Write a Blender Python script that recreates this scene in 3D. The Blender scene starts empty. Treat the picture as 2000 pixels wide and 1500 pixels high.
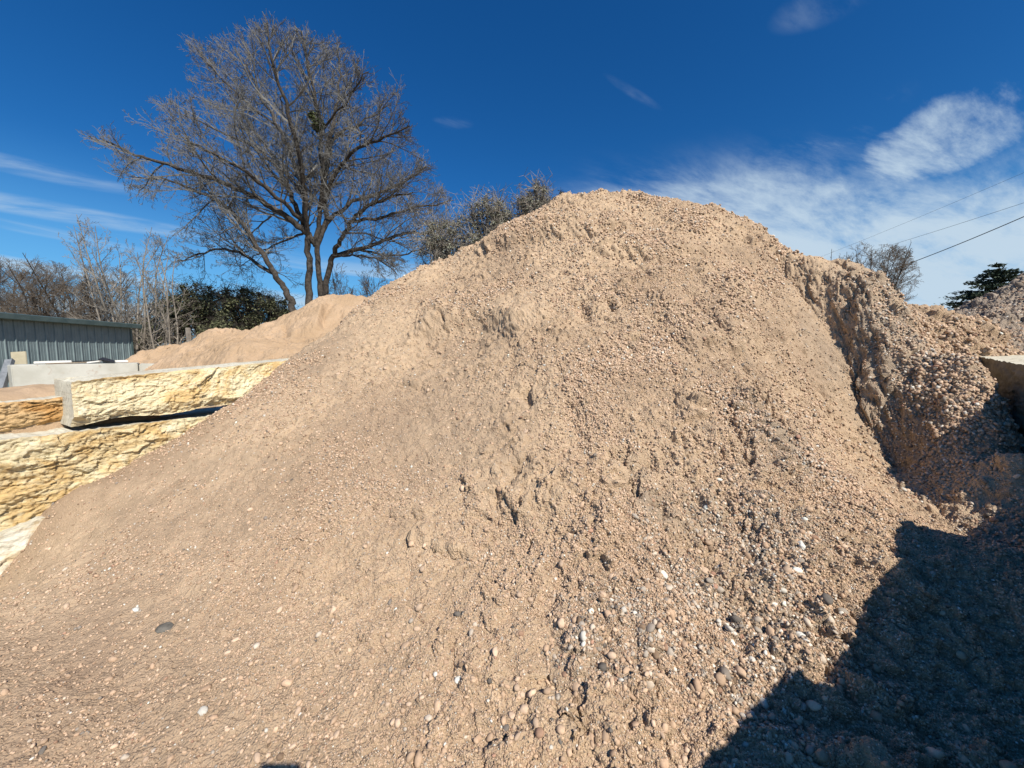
import bpy, math, random
import numpy as np
from mathutils import Vector
R = math.radians
random.seed(7); rng = np.random.default_rng(11)
C = bpy.context.scene.collection

# ------------------------------------------------------------------ camera
EYE = 1.70; PITCH = 4.93; F = 754.0
cam = bpy.data.cameras.new("camera"); camo = bpy.data.objects.new("camera", cam); C.objects.link(camo)
cam.sensor_width = 36; cam.lens = 36*F/2000; cam.clip_start = .02; cam.clip_end = 3000
camo.location = (0, 0, EYE); camo.rotation_euler = (R(90-PITCH), 0, 0)
bpy.context.scene.camera = camo
CP, SP = math.cos(R(PITCH)), math.sin(R(PITCH))
def ray(px, py):
    a = (px-1000)/F; b = -(py-750)/F
    return np.array([a, CP+b*SP, -SP+b*CP])
def at(px, py, Y):                       # a point at distance Y ahead
    d = ray(px, py); t = Y/d[1]
    return np.array([d[0]*t, Y, EYE+d[2]*t])

# ------------------------------------------------------------------ sun and sky
ANTI = ray(552, 1512); ANTI /= np.linalg.norm(ANTI); SUN = -ANTI
sun_el = math.asin(SUN[2]); sun_az = math.atan2(SUN[0], SUN[1])
sl = bpy.data.lights.new("sun", 'SUN'); sl.energy = 5.0; sl.angle = R(.53); sl.color = (1, .955, .88)
so = bpy.data.objects.new("sun", sl); C.objects.link(so)
so.rotation_euler = Vector(SUN).to_track_quat('Z', 'Y').to_euler(); so.location = Vector(SUN)*60
world = bpy.data.worlds.new("World"); bpy.context.scene.world = world; world.use_nodes = True
wt = world.node_tree; wt.nodes.clear()
class E:                                  # small node-expression helper
    def __init__(s, nt): s.t = nt
    def n(s, typ, **kw):
        n = s.t.nodes.new(typ)
        for k, v in kw.items(): setattr(n, k, v)
        return n
    def put(s, sock, v):
        if hasattr(v, 'is_output') or isinstance(v, bpy.types.NodeSocket): s.t.links.new(v, sock)
        else:
            try: sock.default_value = v
            except Exception: sock.default_value = tuple(v)+(1,) if len(v) == 3 else v
    def m(s, op, a, b=None, c=None, clamp=False):
        n = s.n('ShaderNodeMath', operation=op, use_clamp=clamp)
        s.put(n.inputs[0], a)
        if b is not None: s.put(n.inputs[1], b)
        if c is not None: s.put(n.inputs[2], c)
        return n.outputs[0]
    def ss(s, v, lo, hi, a=0., b=1.):      # smoothstep
        n = s.n('ShaderNodeMapRange', interpolation_type='SMOOTHSTEP')
        for i, x in enumerate((v, lo, hi, a, b)): s.put(n.inputs[i], x)
        return n.outputs[0]
    def noise(s, vec, scale, detail=4, rough=.55, dist=0.):
        n = s.n('ShaderNodeTexNoise'); s.put(n.inputs['Vector'], vec)
        n.inputs['Scale'].default_value = scale; n.inputs['Detail'].default_value = detail
        n.inputs['Roughness'].default_value = rough; n.inputs['Distortion'].default_value = dist
        return n.outputs['Fac']
    def vor(s, vec, scale, feature='F1'):
        n = s.n('ShaderNodeTexVoronoi', feature=feature); s.put(n.inputs['Vector'], vec)
        n.inputs['Scale'].default_value = scale
        return n
    def mix(s, f, a, b, blend='MIX'):
        n = s.n('ShaderNodeMix', data_type='RGBA', blend_type=blend)
        s.put(n.inputs[0], f); s.put(n.inputs[6], a if hasattr(a, 'is_output') else tuple(a)+(1,))
        s.put(n.inputs[7], b if hasattr(b, 'is_output') else tuple(b)+(1,))
        return n.outputs[2]
    def comb(s, x, y, z):
        n = s.n('ShaderNodeCombineXYZ'); s.put(n.inputs[0], x); s.put(n.inputs[1], y); s.put(n.inputs[2], z)
        return n.outputs[0]
e = E(wt)
tc = e.n('ShaderNodeTexCoord').outputs['Generated']
sky = e.n('ShaderNodeTexSky', sky_type='NISHITA', sun_disc=False, sun_elevation=sun_el, sun_rotation=sun_az % (2*math.pi))
sky.altitude = 250; sky.air_density = 1.0; sky.dust_density = .5; sky.ozone_density = 3.0
hs = e.n('ShaderNodeHueSaturation'); hs.inputs['Saturation'].default_value = 1.32; hs.inputs['Value'].default_value = 1.25
wt.links.new(sky.outputs[0], hs.inputs['Color'])
sp = e.n('ShaderNodeSeparateXYZ'); wt.links.new(tc, sp.inputs[0]); X, Y_, Z = sp.outputs
el = e.m('ARCSINE', Z); az = e.m('ARCTAN2', X, Y_)
eld = e.m('MULTIPLY', el, 57.2958); azd = e.m('MULTIPLY', az, 57.2958)
zz = e.m('ADD', e.m('MAXIMUM', Z, 0.), .12)
cu = e.m('DIVIDE', X, zz); cv = e.m('DIVIDE', Y_, zz)
vec = e.comb(cu, cv, 0.)
cs_, sn_ = math.cos(R(28)), math.sin(R(28))
ru = e.m('ADD', e.m('MULTIPLY', cu, cs_), e.m('MULTIPLY', cv, sn_)); rv = e.m('SUBTRACT', e.m('MULTIPLY', cv, cs_), e.m('MULTIPLY', cu, sn_))
vst = e.comb(e.m('MULTIPLY', ru, .36), rv, 0.)
n1 = e.noise(vst, 2.1, 11, .69, .45)
n2 = e.noise(vec, .75, 3, .5, .2)
n3 = e.noise(vst, 7.5, 6, .62, .3)
# bank of cirrus low on the right
bank = e.m('MULTIPLY', e.ss(azd, -2., 16.), e.m('SUBTRACT', 1., e.ss(e.m('ADD', eld, e.ss(azd, 30., 50., 0., 5.)), 9., 27.5)))
dens = e.m('ADD', e.m('MULTIPLY', n1, .9), e.m('ADD', e.m('MULTIPLY', n2, .30), e.m('MULTIPLY', n3, .42)))   # mean about .8
cb = e.m('MULTIPLY', e.ss(bank, 0., .45), e.ss(e.m('ADD', dens, e.m('MULTIPLY', bank, .30)), .70, 1.12))
# thin streaks low on the left
st = e.noise(e.comb(e.m('MULTIPLY', azd, .022), e.m('ADD', e.m('MULTIPLY', eld, .34), e.m('MULTIPLY', azd, .030)), 3.), 1.4, 6, .55, .25)
lm = e.m('MULTIPLY', e.m('SUBTRACT', 1., e.ss(azd, -6., 14.)), e.m('SUBTRACT', 1., e.ss(eld, 8., 14.)))
cl = e.m('MULTIPLY', lm, e.m('MULTIPLY', e.ss(st, .46, .66), .75))
haze = e.m('MULTIPLY', e.m('SUBTRACT', 1., e.ss(eld, 0., 21.)), .78)
def puff(px, py, ra, re, tilt=0.):
    d = ray(px, py); a0 = math.degrees(math.atan2(d[0], d[1])); e0 = math.degrees(math.asin(d[2]/np.linalg.norm(d)))
    da = e.m('DIVIDE', e.m('SUBTRACT', azd, a0), ra)
    de = e.m('DIVIDE', e.m('ADD', e.m('SUBTRACT', eld, e0), e.m('MULTIPLY', e.m('SUBTRACT', azd, a0), tilt)), re)
    return e.m('SUBTRACT', 1., e.ss(e.m('ADD', e.m('MULTIPLY', da, da), e.m('MULTIPLY', de, de)), .1, 1.))
pf = e.ss(e.m('ADD', e.m('MULTIPLY', puff(1840, 272, 8.5, 5.2), .52), e.m('ADD', n1, e.m('MULTIPLY', n3, .4))), .98, 1.34)
pf2 = e.m('MULTIPLY', puff(1235, 180, 4.2, .7, .55), e.m('MULTIPLY', e.ss(n3, .42, .8), .15))
pf3 = e.m('MULTIPLY', puff(885, 240, 3.2, .8), e.m('MULTIPLY', e.ss(n3, .42, .8), .2))
pf4 = e.m('MULTIPLY', puff(1620, 0, 6., 2.), e.m('MULTIPLY', e.ss(n3, .38, .7), .18))
pf5 = e.m('MULTIPLY', puff(70, 332, 9., .9, .0), e.m('MULTIPLY', e.ss(n3, .30, .7), .36))
pf6 = e.m('MULTIPLY', puff(90, 410, 15., 1.0, .0), e.m('MULTIPLY', e.ss(n3, .25, .7), .5))
pf7 = e.m('MULTIPLY', puff(1600, 275, 8., 3.4, -.25), e.m('MULTIPLY', e.ss(n1, .42, .72), .55))
tot = e.m('MAXIMUM', cb, cl)
for p_ in (pf, pf2, pf3, pf4, pf5, pf6, pf7): tot = e.m('MAXIMUM', tot, p_)
tot = e.m('MULTIPLY', tot, .93)
skyc = e.mix(haze, hs.outputs[0], (6.0, 8.0, 10.6))
skyc = e.mix(1.0, skyc, (.44, .90, 1.16), 'MULTIPLY')
allc = e.mix(tot, skyc, (7.6, 9.4, 11.0))
bg = e.n('ShaderNodeBackground'); wt.links.new(allc, bg.inputs[0]); bg.inputs[1].default_value = .068
ow = e.n('ShaderNodeOutputWorld'); wt.links.new(bg.outputs[0], ow.inputs[0])
sc = bpy.context.scene
sc.view_settings.view_transform = 'Standard'; sc.view_settings.look = 'None'
sc.view_settings.exposure = .12; sc.view_settings.gamma = 1
sc.cycles.max_bounces = 4; sc.cycles.diffuse_bounces = 1; sc.cycles.transparent_max_bounces = 4

# ------------------------------------------------------------------ numpy noise
def _h(ix, iy, iz, s):
    h = (ix.astype(np.int64)*374761393 + iy.astype(np.int64)*668265263 + iz.astype(np.int64)*2147483647 + s*974634777) & 0xffffffff
    h = ((h ^ (h >> 13))*1274126177) & 0xffffffff
    h = ((h ^ (h >> 16))*2246822519) & 0xffffffff
    return ((h ^ (h >> 15)) & 0xffffff).astype(np.float32)/np.float32(0xffffff)
def vnoise(x, y, z, s=0):
    fx, fy, fz = np.floor(x), np.floor(y), np.floor(z)
    ix, iy, iz = fx.astype(np.int64), fy.astype(np.int64), fz.astype(np.int64)
    u, v, w = x-fx, y-fy, z-fz
    u = u*u*(3-2*u); v = v*v*(3-2*v); w = w*w*(3-2*w)
    r = 0
    for i in (0, 1):
        for j in (0, 1):
            for k in (0, 1):
                r = r + _h(ix+i, iy+j, iz+k, s)*(u if i else 1-u)*(v if j else 1-v)*(w if k else 1-w)
    return r*2-1
def fbm(x, y, z, o=4, s=0, g=.5):
    r = 0; a = 1.
    for i in range(o):
        r = r + a*vnoise(x, y, z, s+i*17); x = x*2.03+3.1; y = y*2.03+1.7; z = z*2.03+5.3; a *= g
    return r
def cells(u, v, s=0):                       # nearest feature: offset, distance, random
    iu, iv = np.floor(u).astype(np.int64), np.floor(v).astype(np.int64)
    best = np.full(u.shape, 9., np.float32); ra = np.zeros(u.shape, np.float32); rb = ra.copy(); du = ra.copy(); dv = ra.copy()
    z0 = np.zeros_like(iu)
    for i in (-1, 0, 1):
        for j in (-1, 0, 1):
            a, b = iu+i, iv+j
            pu = a+_h(a, b, z0, s); pv = b+_h(a, b, z0+1, s)
            x = u-pu; y = v-pv; d = x*x+y*y; m = d < best
            best = np.where(m, d, best); du = np.where(m, x, du); dv = np.where(m, y, dv)
            ra = np.where(m, _h(a, b, z0+2, s), ra); rb = np.where(m, _h(a, b, z0+3, s), rb)
    return best, du, dv, ra, rb
def sstep(x, a, b):
    t = np.clip((x-a)/(b-a), 0, 1); return t*t*(3-2*t)

# ------------------------------------------------------------------ mesh and material helpers
def mesh_np(name, V, Fq=None, Ft=None, col=None, smooth=True):
    me = bpy.data.meshes.new(name); V = np.asarray(V, np.float32)
    fs = []; st = []; n = 0
    for Fx in (Fq, Ft):
        if Fx is not None and len(Fx):
            Fx = np.asarray(Fx, np.int32); k = Fx.shape[1]
            fs.append(Fx.ravel()); st.append(n+np.arange(len(Fx), dtype=np.int32)*k); n += Fx.size
    loops = np.concatenate(fs); starts = np.concatenate(st)
    me.vertices.add(len(V)); me.vertices.foreach_set('co', V.ravel())
    me.loops.add(len(loops)); me.loops.foreach_set('vertex_index', loops)
    me.polygons.add(len(starts)); me.polygons.foreach_set('loop_start', starts)
    me.update(calc_edges=True); me.validate()
    me.polygons.foreach_set('use_smooth', np.full(len(me.polygons), smooth, bool))
    if col is not None:
        a = me.color_attributes.new('Col', 'FLOAT_COLOR', 'POINT')
        c4 = np.ones((len(V), 4), np.float32); c4[:, :3] = col; a.data.foreach_set('color', c4.ravel())
    return me
def tag(o, label=None, cat=None, group=None, kind=None):
    if label: o['label'] = label
    if cat: o['category'] = cat
    if group: o['group'] = group
    if kind: o['kind'] = kind
    return o
def obj(name, me, m, parent=None):
    o = bpy.data.objects.new(name, me); C.objects.link(o)
    if m: me.materials.append(m)
    if parent: o.parent = parent
    return o
def empty(name, loc):
    o = bpy.data.objects.new(name, None); C.objects.link(o); o.location = tuple(loc); o.empty_display_size = .2
    bpy.context.view_layer.update()
    return o
def child(name, V, Fq, Ft, m, par, col=None, smooth=True):   # world coordinates in, parented at par's place
    V = np.asarray(V, np.float32)-np.array(par.location, np.float32)
    return obj(name, mesh_np(name, V, Fq, Ft, col, smooth), m, par)
def mat(name, fn, rough=.9, spec=.2, metallic=0.):
    m = bpy.data.materials.new(name); m.use_nodes = True; nt = m.node_tree
    b = nt.nodes['Principled BSDF']; b.inputs['Roughness'].default_value = rough
    b.inputs['Specular IOR Level'].default_value = spec; b.inputs['Metallic'].default_value = metallic
    x = E(nt); tcn = x.n('ShaderNodeTexCoord'); fn(x, b, tcn.outputs['Object'], nt)
    return m
def bump(x, b, h, strength, dist):
    n = x.n('ShaderNodeBump'); n.inputs['Strength'].default_value = strength; n.inputs['Distance'].default_value = dist
    x.put(n.inputs['Height'], h); x.t.links.new(n.outputs[0], b.inputs['Normal'])
def attr(x):
    n = x.n('ShaderNodeAttribute'); n.attribute_name = 'Col'; return n.outputs['Color']
def f_heap(x, b, v, nt):
    g = x.noise(v, 260, 3, .6); c = x.mix(1., attr(x), x.mix(g, (.80, .80, .80), (1.2, 1.2, 1.2)), 'MULTIPLY')
    x.put(b.inputs['Base Color'], c); bump(x, b, x.m('ADD', x.noise(v, 75, 4, .72), x.m('MULTIPLY', x.vor(v, 95).outputs['Distance'], -.7)), .85, .014)
M_heap = mat('sand_and_gravel', f_heap, .95, .12)
def f_peb(x, b, v, nt):
    g = x.noise(v, 140, 3, .6); c = x.mix(1., attr(x), x.mix(g, (.74, .74, .74), (1.22, 1.2, 1.18)), 'MULTIPLY')
    x.put(b.inputs['Base Color'], c); bump(x, b, x.noise(v, 120, 3, .6), .3, .004)
M_peb = mat('pebble_stone', f_peb, .9, .14)
def f_sand(x, b, v, nt):
    n = x.noise(v, .9, 6, .6); g = x.noise(v, 90, 3, .7)
    c = x.mix(x.ss(n, .35, .68), (.44, .30, .18), (.55, .385, .245))
    c = x.mix(1., c, x.mix(g, (.75, .75, .75), (1.25, 1.25, 1.25)), 'MULTIPLY')
    x.put(b.inputs['Base Color'], c); bump(x, b, x.m('ADD', g, x.noise(v, 22, 4, .6)), .6, .012)
M_sand = mat('sand', f_sand, .95, .1)
def f_lime(x, b, v, nt):
    mp = x.n('ShaderNodeMapping'); nt.links.new(v, mp.inputs[0]); mp.inputs['Scale'].default_value = (1, 1, 1.7)
    q = mp.outputs[0]
    n = x.noise(q, 1.9, 8, .66, .9); n2 = x.noise(q, 6.5, 7, .68, .7); n3 = x.noise(q, 3.3, 6, .62, .5)
    c = x.mix(x.ss(n, .40, .60), (.86, .77, .55), (.73, .53, .27))
    c = x.mix(x.m('MULTIPLY', x.ss(n2, .50, .72), .75), c, (.93, .88, .70))
    c = x.mix(x.m('MULTIPLY', x.ss(n3, .60, .74), .8), c, (.50, .44, .35))
    c = x.mix(x.m('MULTIPLY', x.ss(x.noise(q, 11, 6, .7, .8), .56, .70), .55), c, (.58, .33, .11))
    c = x.mix(1., c, attr(x), 'MULTIPLY')
    x.put(b.inputs['Base Color'], c)
    h = x.m('ADD', x.noise(q, 24, 7, .72, .7), x.m('MULTIPLY', x.vor(q, 13).outputs['Distance'], .5))
    bump(x, b, h, .9, .022)
M_lime = mat('limestone', f_lime, .92, .15)
def f_sawn(x, b, v, nt):
    n = x.noise(v, 3, 6, .6); n2 = x.noise(v, 30, 4, .7)
    c = x.mix(x.ss(n, .35, .65), (.74, .68, .53), (.56, .50, .38)); c = x.mix(x.ss(n2, .45, .7), c, (.46, .40, .29))
    x.put(b.inputs['Base Color'], c); bump(x, b, n2, .6, .008)
M_sawn = mat('sawn_limestone', f_sawn, .9, .15)
def f_conc(x, b, v, nt):
    n = x.noise(v, 2.2, 6, .6); n2 = x.noise(v, 34, 4, .7)
    c = x.mix(x.ss(n, .38, .66), (.62, .60, .52), (.50, .48, .40))
    c = x.mix(x.m('MULTIPLY', x.ss(x.noise(v, 5, 5, .7, 1.), .60, .70), .6), c, (.42, .30, .21))
    c = x.mix(x.m('MULTIPLY', n2, .35), c, (.42, .41, .36))
    x.put(b.inputs['Base Color'], c); bump(x, b, n2, .4, .006)
M_conc = mat('weathered_concrete', f_conc, .9, .2)
def simple(name, c1, c2, scale=5, rough=.85, spec=.25, bs=.3, metallic=0.):
    def fn(x, b, v, nt):
        n = x.noise(v, scale, 6, .65); x.put(b.inputs['Base Color'], x.mix(x.ss(n, .35, .65), c1, c2)); bump(x, b, x.noise(v, scale*8, 4, .6), bs, .01)
    return mat(name, fn, rough, spec, metallic)
M_metal = simple('painted_sheet_metal', (.17, .22, .225), (.21, .265, .265), 3, .55, .4, .08)
M_trim = simple('metal_trim', (.075, .12, .12), (.11, .16, .155), 3, .5, .4, .1)
M_galv = simple('galvanized_steel', (.16, .17, .18), (.24, .25, .26), 12, .6, .3, .1, 0.)
M_black = simple('black_plastic_sheet', (.018, .017, .018), (.035, .032, .03), 8, .6, .4, .2)
M_wood = simple('weathered_wood', (.22, .16, .11), (.30, .24, .17), 9, .9, .2, .4)
M_pale = simple('pale_board', (.52, .45, .30), (.60, .52, .36), 6, .9, .2, .2)
M_white = simple('white_slab', (.70, .67, .60), (.80, .77, .70), 5, .9, .2, .3)
M_bark = simple('dark_bark', (.05, .042, .035), (.10, .085, .070), 9, .95, .1, .8)
M_twig = simple('grey_brown_twigs', (.14, .132, .115), (.215, .205, .185), 2, .9, .15, .2)
M_palebark = simple('pale_bark', (.21, .18, .145), (.33, .285, .23), 6, .9, .15, .5)
M_brush = simple('brown_brush_twigs', (.13, .105, .08), (.20, .165, .13), 2, .95, .1, .2)
M_dark = simple('shade_darkened_limestone', (.17, .155, .12), (.29, .255, .19), 4, .95, .1, .9)  # limestone darkened in its colour to deepen the shade on the right wall
M_cable = simple('black_cable', (.02, .02, .02), (.03, .03, .03), 5, .6, .3, .1)
def leafmat(name, c1, c2):
    def fn(x, b, v, nt):
        rnd = x.n('ShaderNodeNewGeometry').outputs['Random Per Island']
        x.put(b.inputs['Base Color'], x.mix(rnd, c1, c2))
    return mat(name, fn, .7, .25)
M_oak = leafmat('live_oak_leaves', (.21, .21, .145), (.40, .39, .28))
M_jun = leafmat('juniper_leaves', (.075, .085, .045), (.17, .17, .085))
M_ced = leafmat('conifer_needles', (.022, .038, .022), (.060, .080, .045))
M_mis = leafmat('mistletoe_leaves', (.085, .10, .04), (.15, .165, .07))

# ------------------------------------------------------------------ ground
def f_ground(x, b, v, nt):
    n = x.noise(v, .25, 8, .65); g = x.noise(v, 30, 4, .7)
    c = x.mix(x.ss(n, .40, .62), (.44, .30, .19), (.33, .26, .17)); c = x.mix(x.ss(x.noise(v, .05, 6, .6), .48, .62), c, (.17, .15, .08))
    c = x.mix(1., c, x.mix(g, (.7, .7, .7), (1.25, 1.25, 1.25)), 'MULTIPLY')
    x.put(b.inputs['Base Color'], c); bump(x, b, g, .8, .02)
M_ground = mat('bare_dirt', f_ground, .95, .1)
S = 1500
tag(obj('ground', mesh_np('ground', [(-S, -S, -.04), (S, -S, -.04), (S, S, -.04), (-S, S, -.04)], [(0, 1, 2, 3)], smooth=False), M_ground), kind='structure')

# ------------------------------------------------------------------ the two walls of the bay (plan lines)
W0 = at(0, 750, 3.0)[:2]; W1 = at(585, 750, 5.5)[:2]; Wd = (W1-W0)/np.linalg.norm(W1-W0); Wn = np.array([Wd[1], -Wd[0]])   # normal towards the bay
def onwall(px, py, off=0.):
    d = ray(px, py); t = np.dot(W0+Wn*off, Wn)/np.dot(d[:2], Wn)
    return np.array([0, 0, EYE])+d*t
A0 = np.array([4.72, 3.9]); Ad = np.array([-.61, -.80]); Ad /= np.linalg.norm(Ad); An = np.array([-Ad[1], Ad[0]])*-1          # Ad towards the camera side
if np.dot(An, -A0) < 0: An = -An
def onA(px, py, off=0.):
    d = ray(px, py); t = np.dot(A0+An*off, An)/np.dot(d[:2], An)
    return np.array([0, 0, EYE])+d*t

# ------------------------------------------------------------------ main heap: base surface
ctl = []
def cz(px, py, Y): ctl.append(at(px, py, Y))
crest = [(585, 700, 5.4), (640, 662, 6.0), (690, 625, 6.6), (735, 590, 7.1), (780, 562, 7.3), (830, 536, 7.4), (900, 505, 7.5), (950, 474, 7.5), (1000, 441, 7.6), (1050, 413, 7.65), (1100, 388, 7.7), (1150, 376, 7.7),
         (1200, 373, 7.7), (1260, 375, 7.65), (1320, 386, 7.6), (1400, 411, 7.5), (1500, 458, 7.3), (1600, 505, 7.0), (1700, 552, 6.7), (1750, 572, 6.5), (1800, 586, 6.3), (1860, 597, 6.0)]
CR = [at(*c) for c in crest]
for c, q_ in zip(CR, crest):
    c[2] -= float(np.interp(q_[0], [1400, 1500, 1600, 1680, 1750, 1800, 1870], [0, .12, .60, .92, .92, .66, .28]))
    c[2] -= float(np.interp(q_[0], [950, 1000, 1100, 1200, 1320, 1400, 1500], [0, .05, .10, .19, .15, .10, 0]))
    ctl.append(c); o = c[:2]/np.linalg.norm(c[:2])
    for k, dz in ((.5, -.28), (1.6, -1.2), (3.2, -2.5)):
        ctl.append(np.array([c[0]+o[0]*k, c[1]+o[1]*k, max(c[2]+dz, -.4)]))
for px, py, off in ((560, 716, .02), (500, 760, .03), (430, 806, .05), (330, 866, .1), (200, 930, .13), (100, 978, .14), (60, 1040, .2), (0, 1128, .22)):
    ctl.append(onwall(px, py, off))
for p in ((0, 1500, 1.36), (300, 1500, 1.42), (600, 1500, 1.40), (1000, 1500, 1.36), (1400, 1500, 1.38), (1800, 1500, 1.44), (2000, 1300, 1.78), (0, 1300, 1.86)): cz(*p)
for x, y, z in ((-2.5, .6, .10), (-1.2, .5, .03), (0, .45, .04), (1, .3, .04), (2, .2, .04), (-3.6, 1.4, .22), (-2, -1, -.25), (1, -1, -.25), (3, -1, -.3), (0, -2.5, -.6)): ctl.append(np.array([x, y, z]))
for px, py in ((1918, 765), (1950, 835), (1990, 890), (2060, 990)): ctl.append(onA(px, py, -.36))
for px, py, Y in ((1900, 705, 4.15), (1900, 785, 3.85), (1750, 870, 4.25), (1725, 915, 4.05), (1850, 1000, 3.1), (1950, 1085, 2.55), (1760, 960, 3.6), (2000, 900, 3.05), (2000, 1080, 2.35), (1880, 640, 5.2)): cz(px, py, Y)
def midp(px_top, px_bot, f, dz):
    i = min(range(len(crest)), key=lambda k: abs(crest[k][0]-px_top)); a = CR[i]; b = at(px_bot, 1500, 1.5)
    p = b+(a-b)*f; p[2] += dz; ctl.append(p)
for pt, pb in ((900, 800), (1100, 1000), (1260, 1200), (1400, 1400), (1500, 1600)):
    midp(pt, pb, .3, -.05); midp(pt, pb, .55, .0); midp(pt, pb, .8, .10)
ctl = np.array(ctl)
def tps_fit(P, reg=.02):
    n = len(P); d = np.hypot(P[:, None, 0]-P[None, :, 0], P[:, None, 1]-P[None, :, 1])
    K = np.where(d > 0, d*d*np.log(np.maximum(d, 1e-9)), 0)+reg*np.eye(n); Q = np.c_[np.ones(n), P[:, :2]]
    A = np.block([[K, Q], [Q.T, np.zeros((3, 3))]]); return np.linalg.solve(A, np.r_[P[:, 2], 0, 0, 0]).astype(np.float32)
def tps_eval(P, w, x, y):
    sh = x.shape; x = x.ravel().astype(np.float32); y = y.ravel().astype(np.float32); r = w[-3]+w[-2]*x+w[-1]*y
    for i in range(len(P)):
        d2 = (x-np.float32(P[i, 0]))**2+(y-np.float32(P[i, 1]))**2
        r += w[i]*.5*d2*np.log(np.maximum(d2, 1e-12))
    return r.reshape(sh)
TW = tps_fit(ctl)
def base(x, y): return tps_eval(ctl, TW, np.asarray(x, np.float32), np.asarray(y, np.float32))
# table of the base surface for ray hits
_gx = np.linspace(-6, 9, 601); _gy = np.linspace(-2, 12, 561); _GX, _GY = np.meshgrid(_gx, _gy); _GZ = base(_GX, _GY)
def gsample(G, x, y):
    u = np.clip((np.asarray(x)+6)/15*600, 0, 599.99); v = np.clip((np.asarray(y)+2)/14*560, 0, 559.99)
    i = u.astype(int); j = v.astype(int); a = u-i; b = v-j
    return (G[j, i]*(1-a)+G[j, i+1]*a)*(1-b)+(G[j+1, i]*(1-a)+G[j+1, i+1]*a)*b
def hit(px, py):
    d = ray(px, py); d = d/np.linalg.norm(d); t = np.arange(.8, 14, .01)
    P = np.array([0, 0, EYE])+t[:, None]*d; z = gsample(_GZ, P[:, 0], P[:, 1]); k = np.where(P[:, 2] < z)[0]
    i = k[0] if len(k) else len(t)-1
    return P[i, :2]
# surface features: polylines on the slope, with a signed distance
def line_sd(pts, x, y):
    best = np.full(x.shape, 1e9, np.float32); sg = np.zeros(x.shape, np.float32); tt = np.zeros(x.shape, np.float32)
    pts = np.array(pts); L = np.r_[0, np.cumsum(np.hypot(*(pts[1:]-pts[:-1]).T))]
    for k in range(len(pts)-1):
        a, b = pts[k], pts[k+1]; ab = b-a; l2 = ab@ab
        t = np.clip(((x-a[0])*ab[0]+(y-a[1])*ab[1])/l2, 0, 1); dx = x-(a[0]+t*ab[0]); dy = y-(a[1]+t*ab[1]); d = dx*dx+dy*dy
        m = d < best; best = np.where(m, d, best); sg = np.where(m, np.sign(ab[0]*dy-ab[1]*dx), sg); tt = np.where(m, (L[k]+t*(L[k+1]-L[k]))/L[-1], tt)
    return np.sqrt(best), sg, tt
def P(*pp): return [hit(*p) for p in pp]
feat = []
def step(pts, h, w, decay, sign=1, fade=.12):   # scarp: the side `sign` is raised by h, easing back over `decay`
    feat.append(('step', P(*pts), h, w, decay, sign, fade))
def groove(pts, h, w, fade=.15): feat.append(('groove', P(*pts), h, w, 0, 0, fade))
def blob(pt, h, rx, ry=None): feat.append(('blob', hit(*pt), h, rx, ry or rx, 0, 0))
# the eroded gully on the right
step([(1480, 490), (1530, 540), (1590, 580), (1640, 640), (1668, 700), (1690, 780), (1740, 845), (1800, 900)], .55, .34, .62, 1, .5)
groove([(1500, 500), (1575, 570), (1628, 640), (1660, 700), (1685, 780), (1735, 850), (1800, 920)], -.20, .14, .1)
step([(1575, 530), (1650, 580), (1700, 635), (1740, 700), (1790, 780)], .16, .14, .4, 1, .25)
# furrows running down the right flank
for pts, h, w in (([(1440, 690), (1480, 760), (1530, 850), (1590, 950)], -.13, .09), ([(1560, 720), (1610, 800), (1660, 900)], -.10, .08), ([(1340, 560), (1400, 650), (1440, 720)], -.09, .09),
                  ([(1200, 850), (1222, 905), (1235, 950), (1262, 990)], -.24, .08), ([(1262, 880), (1275, 925)], -.15, .07), ([(1280, 980), (1300, 1020)], -.13, .06), ([(1300, 1060), (1400, 1060), (1470, 1010)], -.05, .09),
                  ([(1075, 1230), (1085, 1330), (1100, 1430)], -.03, .04), ([(1130, 590), (1160, 640)], -.14, .09), ([(1190, 590), (1200, 620)], -.15, .05), ([(1020, 770), (1055, 800)], -.13, .07), ([(1240, 660), (1256, 680)], -.14, .07), ([(1500, 560), (1540, 610), (1560, 660)], -.10, .08), ([(1390, 760), (1440, 850), (1480, 960)], -.08, .07), ([(1000, 900), (1010, 950)], -.09, .05), ([(1120, 780), (1150, 860)], -.10, .07), ([(860, 560), (900, 585), (950, 590)], -.06, .08), ([(1600, 1000), (1640, 1080)], -.07, .06), ([(930, 1000), (980, 1020), (1040, 1010)], -.05, .05)):
    groove(pts, h, w)
# slumps and terraces on the face
step([(915, 512), (1000, 490), (1080, 478), (1170, 470), (1260, 462)], .19, .12, .45, 1, .15)
step([(800, 664), (860, 652), (930, 645), (985, 655), (1000, 680)], .20, .12, .45, 1, .2)
step([(750, 725), (860, 728), (930, 715), (985, 690)], -.10, .08, .6, 1, .25)
step([(1300, 690), (1380, 700), (1450, 715), (1520, 700)], .17, .12, .4, 1, .25)
step([(795, 1050), (840, 1090), (890, 1102), (940, 1100)], .06, .015, .25, 1, .2)
step([(1090, 520), (1200, 515), (1300, 520), (1420, 505)], .14, .11, .4, 1, .25)
for p, h, r_ in (((1440, 560), .09, .3), ((1180, 560), .08, .35), ((1240, 935), .07, .18), ((1290, 600), .07, .3), ((1090, 700), .06, .35), ((1340, 830), .06, .3), ((880, 610), .05, .4), ((1120, 960), .05, .25), ((1560, 1130), .04, .25),
                 ((1860, 600), .10, .22), ((835, 540), .07, .22), ((1100, 392), .05, .18), ((760, 580), .05, .2), ((1230, 378), .05, .12), ((1265, 380), .05, .1), ((1400, 720), -.06, .25), ((1550, 640), .05, .25)):
    blob(p, h, r_)
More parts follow.
